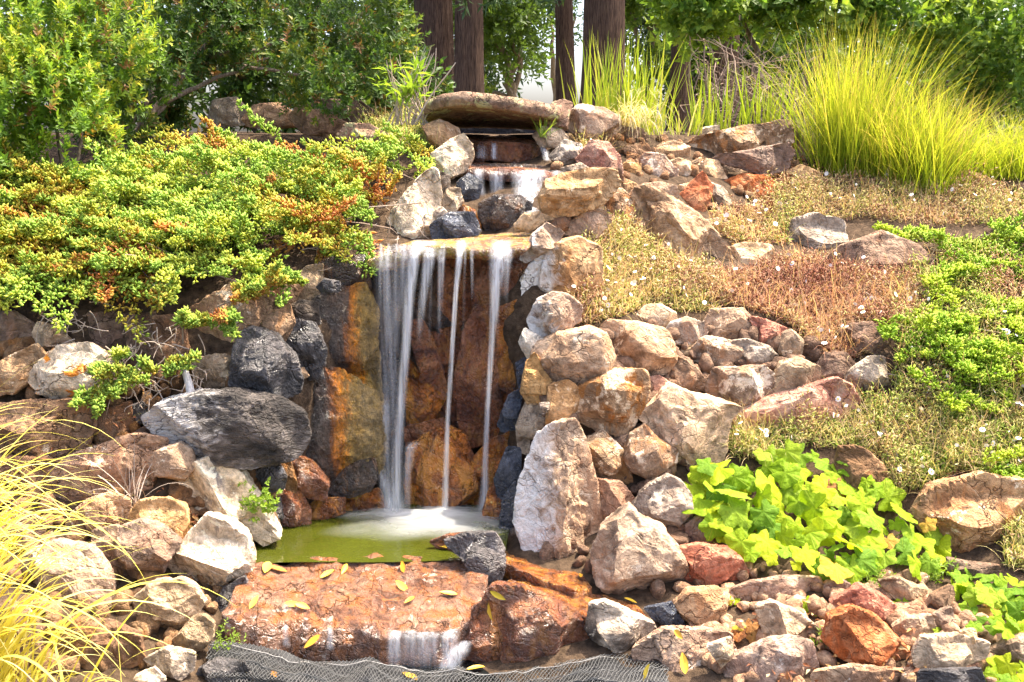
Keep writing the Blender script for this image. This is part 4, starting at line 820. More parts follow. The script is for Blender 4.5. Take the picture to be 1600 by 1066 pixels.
def shoots(B, D, nleaf, L, leafL, leafW, tipbias=.5):
    """leafy shoots: nleaf leaves whorled along each twig"""
    n = len(B); D = unit(D); t = np.linspace(.15, 1, nleaf)[None, :, None]
    a = unit(np.cross(D, rdir(n))); b = np.cross(D, a); L = np.broadcast_to(L, n)[:, None, None]
    ang = (np.arange(nleaf) * 2.4)[None, :, None] + rng.uniform(0, 6, (n, 1, 1))
    out = a[:, None] * np.cos(ang) + b[:, None] * np.sin(ang)
    pos = B[:, None] + D[:, None] * t * L
    d = unit(D[:, None] * (.45 + .7 * t) + out * (1.1 - .5 * t) + rng.normal(size=(n, nleaf, 3)) * .2)
    N = unit(D[:, None] * 1.0 - out * .4 + rng.normal(size=(n, nleaf, 3)) * .25)
    m = n * nleaf; ll = leafL * rng.uniform(.6, 1.25, m)
    V, F = leaves(pos.reshape(-1, 3), d.reshape(-1, 3), N.reshape(-1, 3), ll, leafW * ll / leafL)
    return V, F, m

def shrub(name, label, cat, blobs, n, mat, base, leafL=.042, leafW=.017, nleaf=13, shootL=.1, hue=(.25, .7), up=.6, sprout=1, stems=(), group=None, hole=.0, shell=.35):
    """blobs: (px, py, depth, rx px, rz px, ry m)"""
    t = thing(name, label, cat, tuple(base), group); B = []; D = []; R = []; tot = sum(b[3] * b[4] for b in blobs)
    for (px, py, Y, rx, rz, ry) in blobs:
        k = max(8, int(n * rx * rz / tot)); c = P(px, py, Y); s = np.array([rx / pxm(Y), ry, rz / pxm(Y)])
        d = rdir(k * 2); d = d[(d[:, 1] < .45)][:k]; r = 1 - shell * rng.random(len(d)) ** 1.5
        p = d * r[:, None]; p *= (1 + .28 * fbm(p * 2.1 + px, 3, 3))[:, None]
        w = c + p * s
        keep = fbm(w * 3.3, 9, 3) > -hole * 1.0 if hole > 0 else np.ones(len(w), bool)
        keep &= (fbm(w * 3.3, 9, 3) > -.22)
        B.append(w[keep]); D.append(unit(d * s / s.max() + np.array([0, -.25, up]) + rng.normal(size=d.shape) * .35)[keep])
    B = np.vstack(B); D = np.vstack(D)
    V, F, m = shoots(B, D, nleaf, shootL * rng.uniform(.6, 1.3, len(B)), leafL, leafW)
    h = hue[0] + (hue[1] - hue[0]) * np.clip(.5 + .9 * fbm(B * 2.2, 21, 3) + .25 * rng.normal(size=len(B)), 0, 1)
    # a few browned shoots, and paler young leaves at shoot tips
    h = np.where(rng.random(len(B)) < .06, rng.uniform(0, .12, len(B)), h)
    rnd = np.repeat(h, nleaf) + rng.normal(size=m) * .06 + np.tile(np.linspace(-.06, .14, nleaf), len(B))
    o = child_mesh('foliage', t, V, F, LM[mat], {'rnd': np.repeat(np.clip(rnd, 0, 1), 5)}, kind='stuff')
    for k, st in enumerate(stems):
        a = P(*st[0]); b = P(*st[1]); pa = curve_path(a, b, st[3] if len(st) > 3 else 0, 14, .12, k * 3.1)
        tv, tf = tube(pa, np.linspace(st[2], st[2] * .35, 14), 7); child_mesh('stem', t, tv, tf, M_wood, smooth=True)
    return t

# --- left evergreen shrubs
shrub('evergreen_shrub', 'bright green small-leaved shrub filling the upper left edge', 'shrub',
      [(20,80,5.9,120,120,.4),(60,190,5.7,100,110,.4),(150,70,6.2,80,110,.4),(-60,180,5.7,100,150,.4),(40,270,5.55,75,60,.3),(120,250,5.9,70,60,.3)], 3000, 'shrub', P(60, 320, 5.8),
      stems=[((90,330,5.9),(60,120,6.0),.016),((100,330,5.9),(150,60,6.2),.014),((70,330,5.8),(0,150,5.8),.014)], hue=(.42, 1.0), up=1.0)
shrub('evergreen_shrub', 'large dark olive shrub spreading over the juniper from leaning trunks', 'shrub',
      [(260,40,7.0,120,75,.5),(300,115,6.9,90,50,.4),(390,30,7.4,110,60,.5),(480,90,7.2,100,70,.5),(560,50,7.4,80,85,.5),(520,150,7.0,80,38,.35),(590,130,7.2,45,55,.3),(360,130,7.1,70,35,.35),(210,120,6.7,60,60,.35),(180,190,6.5,50,45,.3),(430,-40,7.4,220,60,.6)], 4300, 'shrub2', P(190, 260, 6.5),
      stems=[((180,262,6.5),(260,150,6.8),.045),((190,262,6.5),(330,60,7.2),.035),((200,258,6.5),(240,110,6.9),.03),((170,262,6.45),(215,180,6.6),.03),((250,165,6.8),(420,90,7.2),.02),((320,90,7.1),(480,40,7.3),.02),((240,160,6.8),(200,20,7.0),.025),((330,70,7.2),(400,0,7.4),.016),((360,100,7.2),(520,110,7.2),.016)], hue=(.22, .8), hole=.12)

# --- junipers: plumes of scale-leaved twigs
def juniper(name, label, base, poly, n, mat, lift=(.02, .26), hue=None, dirs=(.55, -.75, .22), plume=(.16, .38), nubL=.028, seed=1, twigs=0, extra=None, group=None, sc=1., tilt=.0):
    t = thing(name, label, 'juniper', tuple(base), group)
    q = sample_poly(poly, n); lf = rng.uniform(lift[0], lift[1], n) ** 1.0
    B = on_bank(q[:, 0], q[:, 1], 0) + np.array([0, -.75, .65]) * lf[:, None]
    D = np.array(dirs) + rng.normal(size=(n, 3)) * np.array([.5, .3, .22])
    if extra is not None:
        eb, ed = extra; B = np.vstack([B, eb]); D = np.vstack([D, ed]); n = len(B)
    D = unit(D); L = rng.uniform(plume[0], plume[1], n)
    side = unit(np.cross(D, np.array([0, -.4, 1.0]) + .3 * rdir(n))); nrm = np.cross(side, D)
    nb = 16; pos = []; dd = []; who = []; tt = []
    for k in range(nb):                                  # side shoots along a plume, shorter towards the tip
        f = .10 + .90 * k / (nb - 1); sg = 1 if k % 2 else -1
        c = B + D * (L * f)[:, None] - nrm * (L * .12 * f * f)[:, None]
        sl = L * (.27 * (1 - f) + .05)
        sd = unit(D * .8 + side * sg * .85 + nrm * (.15 + .4 * rng.normal(size=(n, 1))))
        m = 3
        for j in range(m):
            g = (j + .6) / m; cc = c + sd * (sl * g)[:, None]
            for w_ in range(3):                          # a whorl of scale-leaved tips
                pos.append(cc + rng.normal(size=(n, 3)) * .004); dd.append(unit(sd * .55 + D * .35 + rng.normal(size=(n, 3)) * .5 + nrm * .3)); who.append(np.arange(n)); tt.append(np.full(n, .5 * f + .5 * g))
    pos = np.vstack(pos); dd = np.vstack(dd); who = np.concatenate(who); tt = np.concatenate(tt)
    V, F = spindles(pos, dd, nubL * sc * rng.uniform(.7, 1.5, len(pos)), .0064 * sc * rng.uniform(.8, 1.3, len(pos)))
    h = (hue or (lambda B: np.clip(.62 + .80 * fbm(B * 3.1, 41, 3) + .17 * rng.normal(size=len(B)), 0, 1)))(B)
    r = np.clip(h[who] + (tt - .5) * .55 + rng.normal(size=len(pos)) * .045, 0, 1)
    child_mesh('foliage', t, V, F, LM[mat], {'rnd': np.repeat(r, 5)}, kind='stuff')
    # woody stems under the plumes
    pick = rng.permutation(n)[:max(1, n // 4)]; parts = []
    for k in pick: parts.append(tube(curve_path(B[k] - D[k] * L[k] * .9 + np.array([0, .05, -.03]), B[k] + D[k] * L[k] * .7, 0, 5, .02, k), np.linspace(.005, .002, 5), 4))
    V, F = join(parts); child_mesh('twigs', t, V, F, LM['twig'], {'rnd': rng.random(len(V))})
    return t
JP = pts('-60,335 60,305 150,295 225,290 260,262 330,250 400,255 470,266 540,275 600,262 640,235 680,250 690,270 650,290 620,320 600,345 580,365 540,380 480,395 430,400 380,425 300,440 200,445 120,455 40,455 -60,455')
k = 40; e = sample_poly(pts('-20,420 100,430 250,430 380,410 470,385 560,360 570,370 480,400 380,440 250,455 100,465 -20,465'), k)
eb = on_bank(e[:, 0], e[:, 1]) + np.array([0, -.14, .05]); ed = np.array([.35, -.75, -.05]) + rng.normal(size=(k, 3)) * .3
juniper('creeping_juniper', 'broad creeping juniper, green tipped with orange, draped over the left bank', P(300, 420, 5.35), JP, 470, 'juniper', (.02, .22), dirs=(-.42, -.62, .2), plume=(.18, .42), extra=(eb, ed))
for lab, poly, n, dr in (
  ('juniper sprig hanging over the grey rectangular rock', '282,528 340,510 385,500 380,530 350,545 300,550', 9, (.6, -.6, .15)),
  ('juniper sprig reaching towards the column of black stones', '372,492 410,475 440,462 455,450 440,478 400,500 376,508', 10, (.8, -.4, .45)),
  ('little juniper sprig dangling beside the orange-spotted boulder', '188,592 215,585 232,600 225,622 195,628', 6, (.5, -.7, .1)),
  ('yellowing juniper sprig below the orange-spotted boulder', '146,622 180,618 188,634 160,646', 5, (.4, -.7, -.1)),
  ('juniper sprig lying on the pale end of the wood-grained boulder', '244,622 270,604 292,596 296,606 262,630', 5, (.8, -.5, .4)),
):
    p = pts(poly); c = np.mean(p, 0)
    juniper('juniper_sprig', lab, P(c[0], c[1], float(TY(*c)) - .15), p, n, 'juniper', (.14, .22), dirs=dr, plume=(.08, .16))
# dead grey twigs poking from the fringe
parts = []; tw = thing('dead_branch', 'tangle of bleached dead juniper twigs hanging under the fringe', 'branch', tuple(P(200, 560, 4.7)))
for k in range(150):
    c = [(205,560),(250,520),(500,405),(110,500),(590,385),(230,600),(300,600),(640,320)][k % 8]
    x, y = c[0] + rng.normal() * 24, c[1] + rng.normal() * 14; a = on_bank(x, y, .10 + .08 * rng.random()); d = unit(np.array([rng.normal(), -.4, rng.normal() * .8 - .6]))
    parts.append(tube(curve_path(a, a + d * rng.uniform(.05, .16), 0, 6, .05, k), np.linspace(.0035, .0012, 6), 4))
V, F = join(parts); child_mesh('twigs', tw, V, F, LM['twig'], {'rnd': np.clip(rng.random(len(V)) * .4 + .5, 0, 1)}, kind='stuff')
ds = curve_path(P(282, 555, 4.72), P(306, 640, 4.66), 0, 12, .06, 4); V, F = tube(ds, np.linspace(.012, .024, 12), 8)
t = thing('dead_juniper_branch', 'bleached dead juniper stem left of the grey rectangular rock', 'stem', tuple(ds[-1])); child_mesh('wood', t, V, F, simple('bleached_wood', (.38, .35, .33), (.66, .63, .60), 30, stretch=(5, 5, .7)), smooth=True)
# right-hand bright junipers
for lab, poly, n, nb in (
  ('bright lime juniper cascading down from the chocolate-brown boulder', '1350,360 1400,365 1450,385 1500,395 1520,430 1470,450 1440,470 1480,540 1530,580 1500,600 1440,560 1400,530 1380,510 1430,470 1440,430 1460,410 1420,385 1360,375', 84, 0),
  ('bright green juniper spray at the right edge above the daisies', '1500,360 1560,350 1640,380 1640,470 1580,450 1530,410', 34, 0),
  ('bright green juniper branches at the right edge, mid slope', '1490,470 1560,480 1640,500 1640,640 1580,620 1540,590 1560,540 1500,520', 60, 0),
  ('small bright juniper tuft left of the right-edge juniper', '1425,600 1480,590 1490,620 1440,645', 9, 0),
  ('small bright juniper tuft lying on the right-edge tan boulder', '1500,725 1540,735 1590,752 1570,760 1510,745', 8, 0),
):
    p = pts(poly); c = np.mean(p, 0)
    juniper('bright_juniper', lab, P(c[0], c[1], float(TY(*c)) - .05), p, n, 'juniper2', (.02, .08), dirs=(.7, -.5, -.05), plume=(.14, .30), hue=lambda B: np.clip(.6 + .6 * fbm(B * 3, 44, 2) + .15 * rng.normal(size=len(B)), .05, 1))

# --- fleabane mats with daisies
def daisy_mesh():
    V = [(0, 0, .0018)]; F = []; n = 14
    for k in range(n):
        a = k * 2 * math.pi / n; r = .0095 if k % 2 == 0 else .0075; V.append((r * math.cos(a), r * math.sin(a), .0005))
    for k in range(n): F.append((0, 1 + k, 1 + (k + 1) % n))
    o = len(V); V.append((0, 0, .0045))
    for k in range(7):
        a = k * 2 * math.pi / 7; V.append((.0032 * math.cos(a), .0032 * math.sin(a), .0022))
    for k in range(7): F.append((o, o + 1 + k, o + 1 + (k + 1) % 7))
    g = G('daisy_petal'); b = g.n('BsdfPrincipled', {'Base Color': (.82, .80, .78, 1), 'Roughness': .6}); wm = g.done(b.outputs[0])
    g = G('daisy_eye'); b = g.n('BsdfPrincipled', {'Base Color': (.75, .55, .06, 1), 'Roughness': .7}); ym = g.done(b.outputs[0])
    me = mesh_np('daisy', V, np.array(F), wm); me.materials.append(ym)
    for p in me.polygons: p.material_index = 0 if p.index < n else 1
    return me
DAISY = daisy_mesh()
def mat_plant(label, poly, n, hue, nf, h=(.06, .19), name='fleabane_mat', cat='ground cover', size=1., green=None):
    p = pts(poly); c = np.mean(p, 0); t = thing(name, label, cat, tuple(on_bank(c[0], c[1])), 'fleabane mats on the right bank' if cat == 'ground cover' else None)
    q = sample_poly(p, n); B = on_bank(q[:, 0], q[:, 1]); hh = rng.uniform(0, 1, n) ** .8 * rng.uniform(h[0], h[1], n)
    bump = .15 + 1.5 * np.clip(fbm(B * 5, 51, 3) + .35, 0, 1)
    B = B + np.array([0, -.35, .8]) * (hh * bump)[:, None]
    D = rdir(n) * .8 + np.array([0, -.15, .6])
    V, F = spindles(B, D, size * rng.uniform(.018, .042, n), size * rng.uniform(.0022, .005, n))
    r = np.clip(hue[0] + hue[1] * fbm(B * np.array([3, 3, 3]), 55, 3) * 1.5 + rng.normal(size=n) * .16, 0, 1)
    child_mesh('foliage', t, V, F, LM['mat'], {'rnd': np.repeat(r, 5)}, kind='stuff')
    # fine arching stems
    m = n // 7; q = sample_poly(p, m); B = on_bank(q[:, 0], q[:, 1], .02); D = rdir(m) * .7 + np.array([0, -.3, .8])
    V, F, T = blades(B, D, rng.uniform(.07, .24, m), .002, rng.uniform(.1, .8, m), 4)
    child_mesh('stems', t, V, F, LM['mat'], {'rnd': np.repeat(np.clip(rng.normal(.16 + .55 * hue[0], .13, m), 0, 1), 10)}, kind='stuff')
    q = sample_poly(p, nf)
    for k in range(nf):
        w = on_bank(q[k, 0], q[k, 1]) + np.array([0, -.05, rng.uniform(.05, .13)])
        o = add('daisy_flower', DAISY, t, tuple(w - np.array(t.location)), (rng.normal() * .5 + .7, rng.normal() * .45, rng.uniform(0, 6)))
        s = rng.uniform(.9, 1.7); o.scale = (s, s, s)
    return t
mat_plant('tawny daisy mat spilling over the top of the wall by the large whitish boulder', '905,400 930,365 985,362 1040,400 1090,425 1130,440 1140,480 1100,490 1060,490 1020,478 990,490 950,505 915,515 880,500 900,470 930,440', 9000, (.50, .35), 62)
mat_plant('rust-brown dry daisy mat hanging over the middle of the wall', '1120,430 1190,420 1240,400 1300,415 1340,430 1420,440 1440,480 1400,520 1330,510 1345,560 1310,570 1280,560 1250,530 1225,505 1180,490 1130,480', 13000, (.2, .32), 46, (.05, .14))
mat_plant('dry golden daisy mat below the fountain grass', '1110,340 1160,330 1200,310 1230,295 1300,285 1400,285 1480,290 1560,310 1760,310 1760,370 1560,355 1460,355 1400,350 1330,345 1300,345 1240,350 1230,385 1190,382 1130,380 1110,360', 12500, (.42, .4), 70)
mat_plant('green and brown daisy mat between the bright junipers', '1440,400 1500,390 1560,420 1760,470 1760,660 1560,660 1480,650 1400,640 1390,600 1400,540 1380,500 1400,450', 13000, (.55, .5), 42)
mat_plant('pale daisy mat on the terrace below the wall', '1150,660 1200,675 1300,650 1340,620 1400,640 1500,650 1760,660 1760,745 1560,750 1500,740 1440,770 1400,780 1370,720 1320,705 1260,700 1200,720 1150,720', 13000, (.58, .4), 70)
mat_plant('olive sprawl of fine stems left of the bridge slab', '560,210 600,185 640,175 680,185 690,215 690,250 650,245 600,230', 3500, (.85, .3), 0, (.05, .16), 'sprawling_weed', 'weed')
mat_plant('wispy brown plant on the rocks right of the top steps', '892,212 915,196 945,214 950,245 920,250 900,238', 1200, (.5, .5), 6, (.04, .12), 'wispy_weed', 'weed')
mat_plant('green and brown tangle behind the right-edge tan boulder', '1560,840 1640,800 1640,900 1570,890', 1800, (.8, .4), 8, (.03, .12), 'wispy_weed', 'weed')
mat_plant('fine weeds in the dark hollow beside the smooth tan boulder', '1135,660 1165,650 1200,690 1190,720 1140,715', 1300, (.65, .4), 5, (.03, .1), 'wispy_weed', 'weed')

# --- grasses
def clump(name, label, cat, base, spots, n, L, W, spread, droop, mat, hue, lean=(0, 0, 0), rad=.08, group=None, seg=8, plume=False):
    t = thing(name, label, cat, tuple(base), group); Bs, Ds = [], []
    for s in spots:
        c = np.array(s); k = n // len(spots)
        off = rng.normal(size=(k, 3)) * np.array([rad, rad * .8, .01]); Bs.append(c + off)
        d = rng.normal(size=(k, 3)) * np.array([spread, spread * .8, .0]) + off * np.array([1.5, 1.5, 0]) + np.array([0, 0, 1.0]) + np.array(lean); Ds.append(d)
    B = np.vstack(Bs); D = np.vstack(Ds); m = len(B); l = rng.uniform(L[0], L[1], m)
    V, F, T = blades(B, D, l, W * rng.uniform(.6, 1.2, m), rng.uniform(droop[0], droop[1], m), seg)
    h = np.repeat(np.clip(rng.normal(hue[0], hue[1], m), 0, 1), (seg + 1) * 2)
    child_mesh('blades', t, V, F, LM[mat], {'rnd': np.clip(h + (T - .4) * hue[2], 0, 1)}, kind='stuff')
    return t
def feet(lst, Yoff=0.0): return [on_bank(x, y, Yoff) for x, y in lst]
clump('fountain_grass', 'tall lime fountain grass behind the dead leaves, tallest of the grasses', 'grass', on_bank(1320, 285), feet([(1300,262),(1330,270),(1355,275),(1315,275)]), 1150, (.5, 1.08), .006, .25, (.12, .55), 'grass', (.36, .18, .5), (.02, 0, 0), .10, 'fountain grasses along the crest', 10)
clump('fountain_grass', 'golden fountain grass right of the tallest clump', 'grass', on_bank(1430, 292), feet([(1400,280),(1430,290),(1465,295),(1440,300)]), 1400, (.35, .78), .006, .30, (.15, .7), 'grass', (.4, .18, .5), (.04, 0, 0), .11, 'fountain grasses along the crest', 10)
clump('fountain_grass', 'low fountain grass running out of the right edge', 'grass', on_bank(1560, 285), feet([(1520,280),(1560,275),(1600,280),(1640,280),(1580,262)]), 1400, (.2, .5), .0055, .36, (.2, .8), 'grass', (.34, .16, .45), (.02, 0, 0), .12, 'fountain grasses along the crest', 9)
clump('iris_clump', 'upright iris leaves in front of the thickest trunk', 'iris', on_bank(955, 205), [P(930,190,7.0),P(955,192,7.05),P(980,196,7.0),P(995,200,7.0),P(1010,204,7.05)], 190, (.25, .62), .013, .13, (.03, .25), 'iris', (.6, .2, .15), (.02, 0, 0), .07, 'iris leaves on the crest', 7)
clump('iris_clump', 'short iris leaves mixed with straw left of the crest slab', 'iris', on_bank(1050, 212), [P(1020,214,7.1),P(1045,212,7.2),P(1070,210,7.2)], 70, (.1, .3), .011, .22, (.05, .4), 'iris', (.5, .25, .1), (0, 0, 0), .08, 'iris leaves on the crest', 7)
clump('iris_clump', 'green iris leaves rising behind the middle of the crest slab', 'iris', on_bank(1110, 205), [P(1100,208,7.4),P(1125,204,7.4)], 60, (.2, .5), .013, .16, (.03, .2), 'iris', (.75, .15, .1), (0, 0, 0), .06, 'iris leaves on the crest', 7)
clump('iris_clump', 'green iris leaves behind the right end of the crest slab', 'iris', on_bank(1190, 198), [P(1180,200,7.5),P(1205,198,7.5)], 60, (.2, .48), .013, .16, (.03, .2), 'iris', (.75, .15, .1), (0, 0, 0), .06, 'iris leaves on the crest', 7)
clump('dry_grass', 'mop of pale dead blades bent over a stone', 'grass', P(985, 200, 6.85), [P(975,196,6.8),P(990,194,6.8)], 90, (.25, .42), .006, .5, (1.2, 2.4), 'iris', (.06, .06, 0), (.05, -.4, 0), .04, seg=10)
clump('dry_grass', 'dry twiggy tuft at the left foot of the tall grass', 'grass', on_bank(1230, 250), feet([(1215,235),(1240,245),(1255,250)]), 160, (.15, .45), .003, .6, (.1, .6), 'twig', (.4, .2, .2), (0, 0, 0), .06)
# foreground straw-yellow grass
sp = [P(-170, 960, 3.3), P(-140, 1040, 3.25), P(-90, 1110, 3.2), P(-200, 890, 3.4)]
clump('straw_grass', 'arching straw-yellow grass in the lower left foreground', 'grass', P(-110, 1060, 3.25), sp, 420, (.5, .98), .018, .17, (.45, 1.3), 'straw', (.45, .2, .25), (.30, -.05, 0), .09, seg=16)
sp = [P(-10, 1120, 3.25), P(50, 1130, 3.3), P(-60, 1120, 3.2)]
clump('straw_grass', 'low tangle of straw-yellow blades along the bottom left edge', 'grass', P(40, 1120, 3.25), sp, 120, (.25, .55), .012, .28, (.4, 1.4), 'straw', (.45, .25, .25), (.12, 0, 0), .1, seg=14)
# dry stalks in front of the mauve slab
clump('dry_stalk', 'few dry seed stalks in front of the mauve-brown slab', 'stalk', on_bank(212, 790, .05), [on_bank(212, 790, .08)], 22, (.14, .4), .004, .55, (.1, .8), 'twig', (.75, .15, .2), (.0, -.1, 0), .02)
clump('small_weed', 'blade-like green weed beside the bridge hollow', 'weed', P(850, 212, 6.5), [P(850, 214, 6.45)], 26, (.05, .2), .006, .5, (.1, .5), 'weed', (.5, .3, .2), (0, -.1, 0), .02)

# --- small leafy weeds
def weed(label, x, y, Y, rad, n, leafL=.02, leafW=.013, mat='weed', name='small_weed', hue=(.3, 1)):
    c = P(x, y, Y); t = thing(name, label, 'weed', tuple(c)); B = c + rng.normal(size=(n, 3)) * np.array([rad, rad * .5, rad * .9]) * .55
    V, F, m = shoots(B, rdir(n) * .7 + np.array([0, -.5, .5]), 7, .035, leafL, leafW)
    child_mesh('leaves', t, V, F, LM[mat], {'rnd': np.repeat(np.clip(rng.uniform(hue[0], hue[1], m), 0, 1), 5)}, kind='stuff'); return t
weed('small bright green weed beside the long bleached rock', 408, 786, 4.5, .07, 60)
weed('tuft of green weed at the upper end of the netting', 355, 1000, 3.82, .06, 30, .012, .006)
weed('tiny green weed in the gap by the big red rock', 1288, 1000, 3.85, .05, 18, .02, .006)
weed('feathery green weed below the big-leaved plant', 1368, 912, 4.15, .07, 40, .018, .007)
weed('brown-green weed under the far right tan boulder', 1465, 900, 4.2, .06, 30, .02, .008)
# --- big lobed-leaf plants: every leaf an object
def lobed_leaf(seed):
    r = np.random.default_rng(seed); n = 36; V = []; F = []
    for ring, f in enumerate((.34, .7, 1.0)):
        for k in range(n):
            a = -math.pi / 2 + (k + .5) / n * 2 * math.pi                  # stalk notch at -y
            tri = abs((((a - math.pi / 2) * 5 / (2 * math.pi)) % 1) * 2 - 1); lobe = .68 + .31 * tri ** 1.1 * (1 + .18 * math.sin(a)) + .05 * (k % 2)
            notch = 1 - .75 * math.exp(-((k + .5 - n / 2 + (n / 2)) % n if False else min(k + .5, n - k - .5)) ** 2 / 3.0)
            R = f * (1 + (lobe - 1) * f) * (1 + (notch - 1) * f) * (1.12 if 0 else 1)
            x, y = R * math.cos(a), R * math.sin(a) + .12
            z = -.20 * (x * x + y * y) + .07 * math.cos(5 * (a - math.pi / 2)) * f + .03 * r.normal() * f
            V.append((x * .5, y * .5, z * .5))
    V.append((0, .0, .01)); c = len(V) - 1
    for k in range(n):
        k2 = (k + 1) % n
        if k2 == 0: continue
        F.append((c, k, k2, k2))
        for ring in range(2):
            o = ring * n; F.append((o + k, o + n + k, o + n + k2, o + k2))
    return V, [f if len(set(f)) == 4 else f[:3] for f in F]
def bigleafmat(name, c1, c2, c3):
    g = G(name); oi = g.n('ObjectInfo'); tc = g.n('TexCoord')
    col = g.ramp(oi.outputs['Random'], [(0., c1), (.5, c2), (1., c3)])
    sp = g.n('SeparateXYZ', {0: tc.outputs['Object']})
    ang = g.math('ARCTAN2', sp.outputs[0], g.math('ADD', sp.outputs[1], .02))
    v = g.math('ABSOLUTE', g.math('SINE', g.math('MULTIPLY', ang, 2.5)))
    vein = g.ramp(v, [(.0, 1.), (.10, 0.)])
    col = g.mix(g.math('MULTIPLY', vein, .45), col, tuple(min(1, q * 1.5 + .05) for q in c3))
    n = g.noise(tc.outputs['Object'], 16, 4, .6); col = g.mix(1., col, g.ramp(n, [(.3, .8), (.7, 1.15)]), 'MULTIPLY')
    bp = g.n('Bump', {'Strength': .5, 'Distance': .02, 'Height': g.math('ADD', g.noise(tc.outputs['Object'], 9, 3), g.math('MULTIPLY', vein, -.6))})
    b = g.n('BsdfPrincipled', {'Base Color': col, 'Roughness': .55, 'Specular IOR Level': .15, 'Normal': bp.outputs[0]})
    t = g.n('BsdfTranslucent', {'Color': g.mix(1., col, (1.2, 1.2, .6), 'MULTIPLY')})
    return g.done(g.n('MixShader', {0: .42, 1: b.outputs[0], 2: t.outputs[0]}).outputs[0])
M_big = bigleafmat('lobed_leaf', (.19, .32, .012), (.31, .43, .016), (.44, .50, .02))
M_bigd = bigleafmat('lobed_leaf_deep', (.12, .24, .015), (.20, .33, .02), (.32, .42, .03))
M_bigo = bigleafmat('lobed_leaf_yellowing', (.45, .18, .06), (.52, .40, .04), (.34, .12, .06))
LEAF = []
for mi, m in enumerate((M_big, M_bigd, M_bigo)):
    row = []
    for s in range(4):
        V, F = lobed_leaf(s + 5); me = bpy.data.meshes.new('leaf'); me.from_pydata(V, [], F); me.materials.append(m)
        for p in me.polygons: p.use_smooth = True
        me.update(); row.append(me)
    LEAF.append(row)
def leafy(label, poly, n, size, lift, deep=.2, old=.04, name='lobed_leaf_plant', mind=.5):
    p = pts(poly); c = np.mean(p, 0); base = on_bank(c[0], c[1]); t = thing(name, label, 'plant', tuple(base))
    q = sample_poly(p, n * 6); keep = []
    a = np.array(p); lo, hi = a.min(0), a.max(0)
    for w in q:
        if all(np.hypot(*(w - k)) > size[0] * mind for k in keep): keep.append(w)
        if len(keep) >= n: break
    stems = []
    keep.sort(key=lambda w: w[1])
    for w in keep:
        edge = min(1, min(w[0] - lo[0], hi[0] - w[0]) / 60 + .3)
        h = lift * edge * rng.uniform(.5, 1.15); Y = float(TY(w[0], w[1])); pos = P(w[0], w[1], Y - h)
        s = rng.uniform(size[0], size[1]) / pxm(Y - h)
        tint = 2 if rng.random() < old else 1 if rng.random() < deep else 0
        # blade faces up and towards the light, tip drooping to the viewer
        R = Euler((rng.normal() * .28 + .62, rng.normal() * .3, math.pi + rng.normal() * .8 + (.5 if w[0] > c[0] else -.5)), 'XYZ')
        q_ = Euler((-.35 + rng.normal() * .25, rng.normal() * .28, 0)).to_matrix() @ Matrix.Rotation(math.pi + rng.normal() * .9, 3, 'Z')
        q_ = Matrix.Rotation(.6 + rng.normal() * .35, 3, 'X') @ Matrix.Rotation(rng.normal() * .45, 3, 'Y') @ Matrix.Rotation(math.pi + rng.normal() * .9, 3, 'Z')
        o = add('leaf', LEAF[tint][rng.integers(4)], t, tuple(pos - base)); o.rotation_euler = q_.to_euler(); o.scale = (s, s, s)
        root = P(w[0] + (c[0] - w[0]) * .25, w[1] + 18, Y - .01)
        stems.append(tube(curve_path(root, pos + np.array([0, .01, -.004]), .02, 6, .02, w[0]), np.linspace(.0028, .0018, 6), 4))
    V, F = join(stems); child_mesh('stalks', t, V, F, LM['weed'], {'rnd': np.full(len(V), .6)}, kind='stuff')
    return t
leafy('large lime-green plant with lobed leaves spilling over the lower right rocks', '1066,738 1110,722 1160,732 1200,702 1300,708 1350,724 1360,755 1400,772 1425,795 1478,832 1476,868 1440,886 1380,876 1330,888 1300,902 1250,884 1200,884 1150,858 1112,828 1092,790', 125, (26, 70), .16, .3, .02, mind=.66)
leafy('leafy green plant at the right edge below the tan boulder', '1486,900 1520,890 1560,905 1640,900 1640,985 1580,990 1530,985 1500,950', 52, (30, 52), .14, .6, .02, mind=.45)
leafy('leafy sprig in the bottom right corner', '1535,1040 1570,1034 1610,1045 1610,1075 1540,1070', 9, (34, 50), .1, .3, 0)
leafy('small lobed-leaf seedling beside the pale angular rock', '1142,978 1165,970 1190,985 1180,1005 1150,1000', 5, (26, 36), .1, .1, .4)
leafy('yellow-green seedling leaves above the pale angular rock', '1232,945 1270,935 1275,955 1240,960', 5, (20, 32), .1, .1, .2)
leafy('tiny round-leaved seedling on the long grey-brown block', '1132,925 1148,922 1150,940 1134,942', 3, (16, 22), .1, .6, 0)
leafy('small seedling between the grey slab and the striped rock', '1392,930 1412,928 1418,950 1398,952', 4, (20, 28), .1, .2, 0)
leafy('small seedling beside the hollowed tan rock', '1460,975 1478,972 1480,990 1464,992', 3, (18, 26), .1, .2, 0)

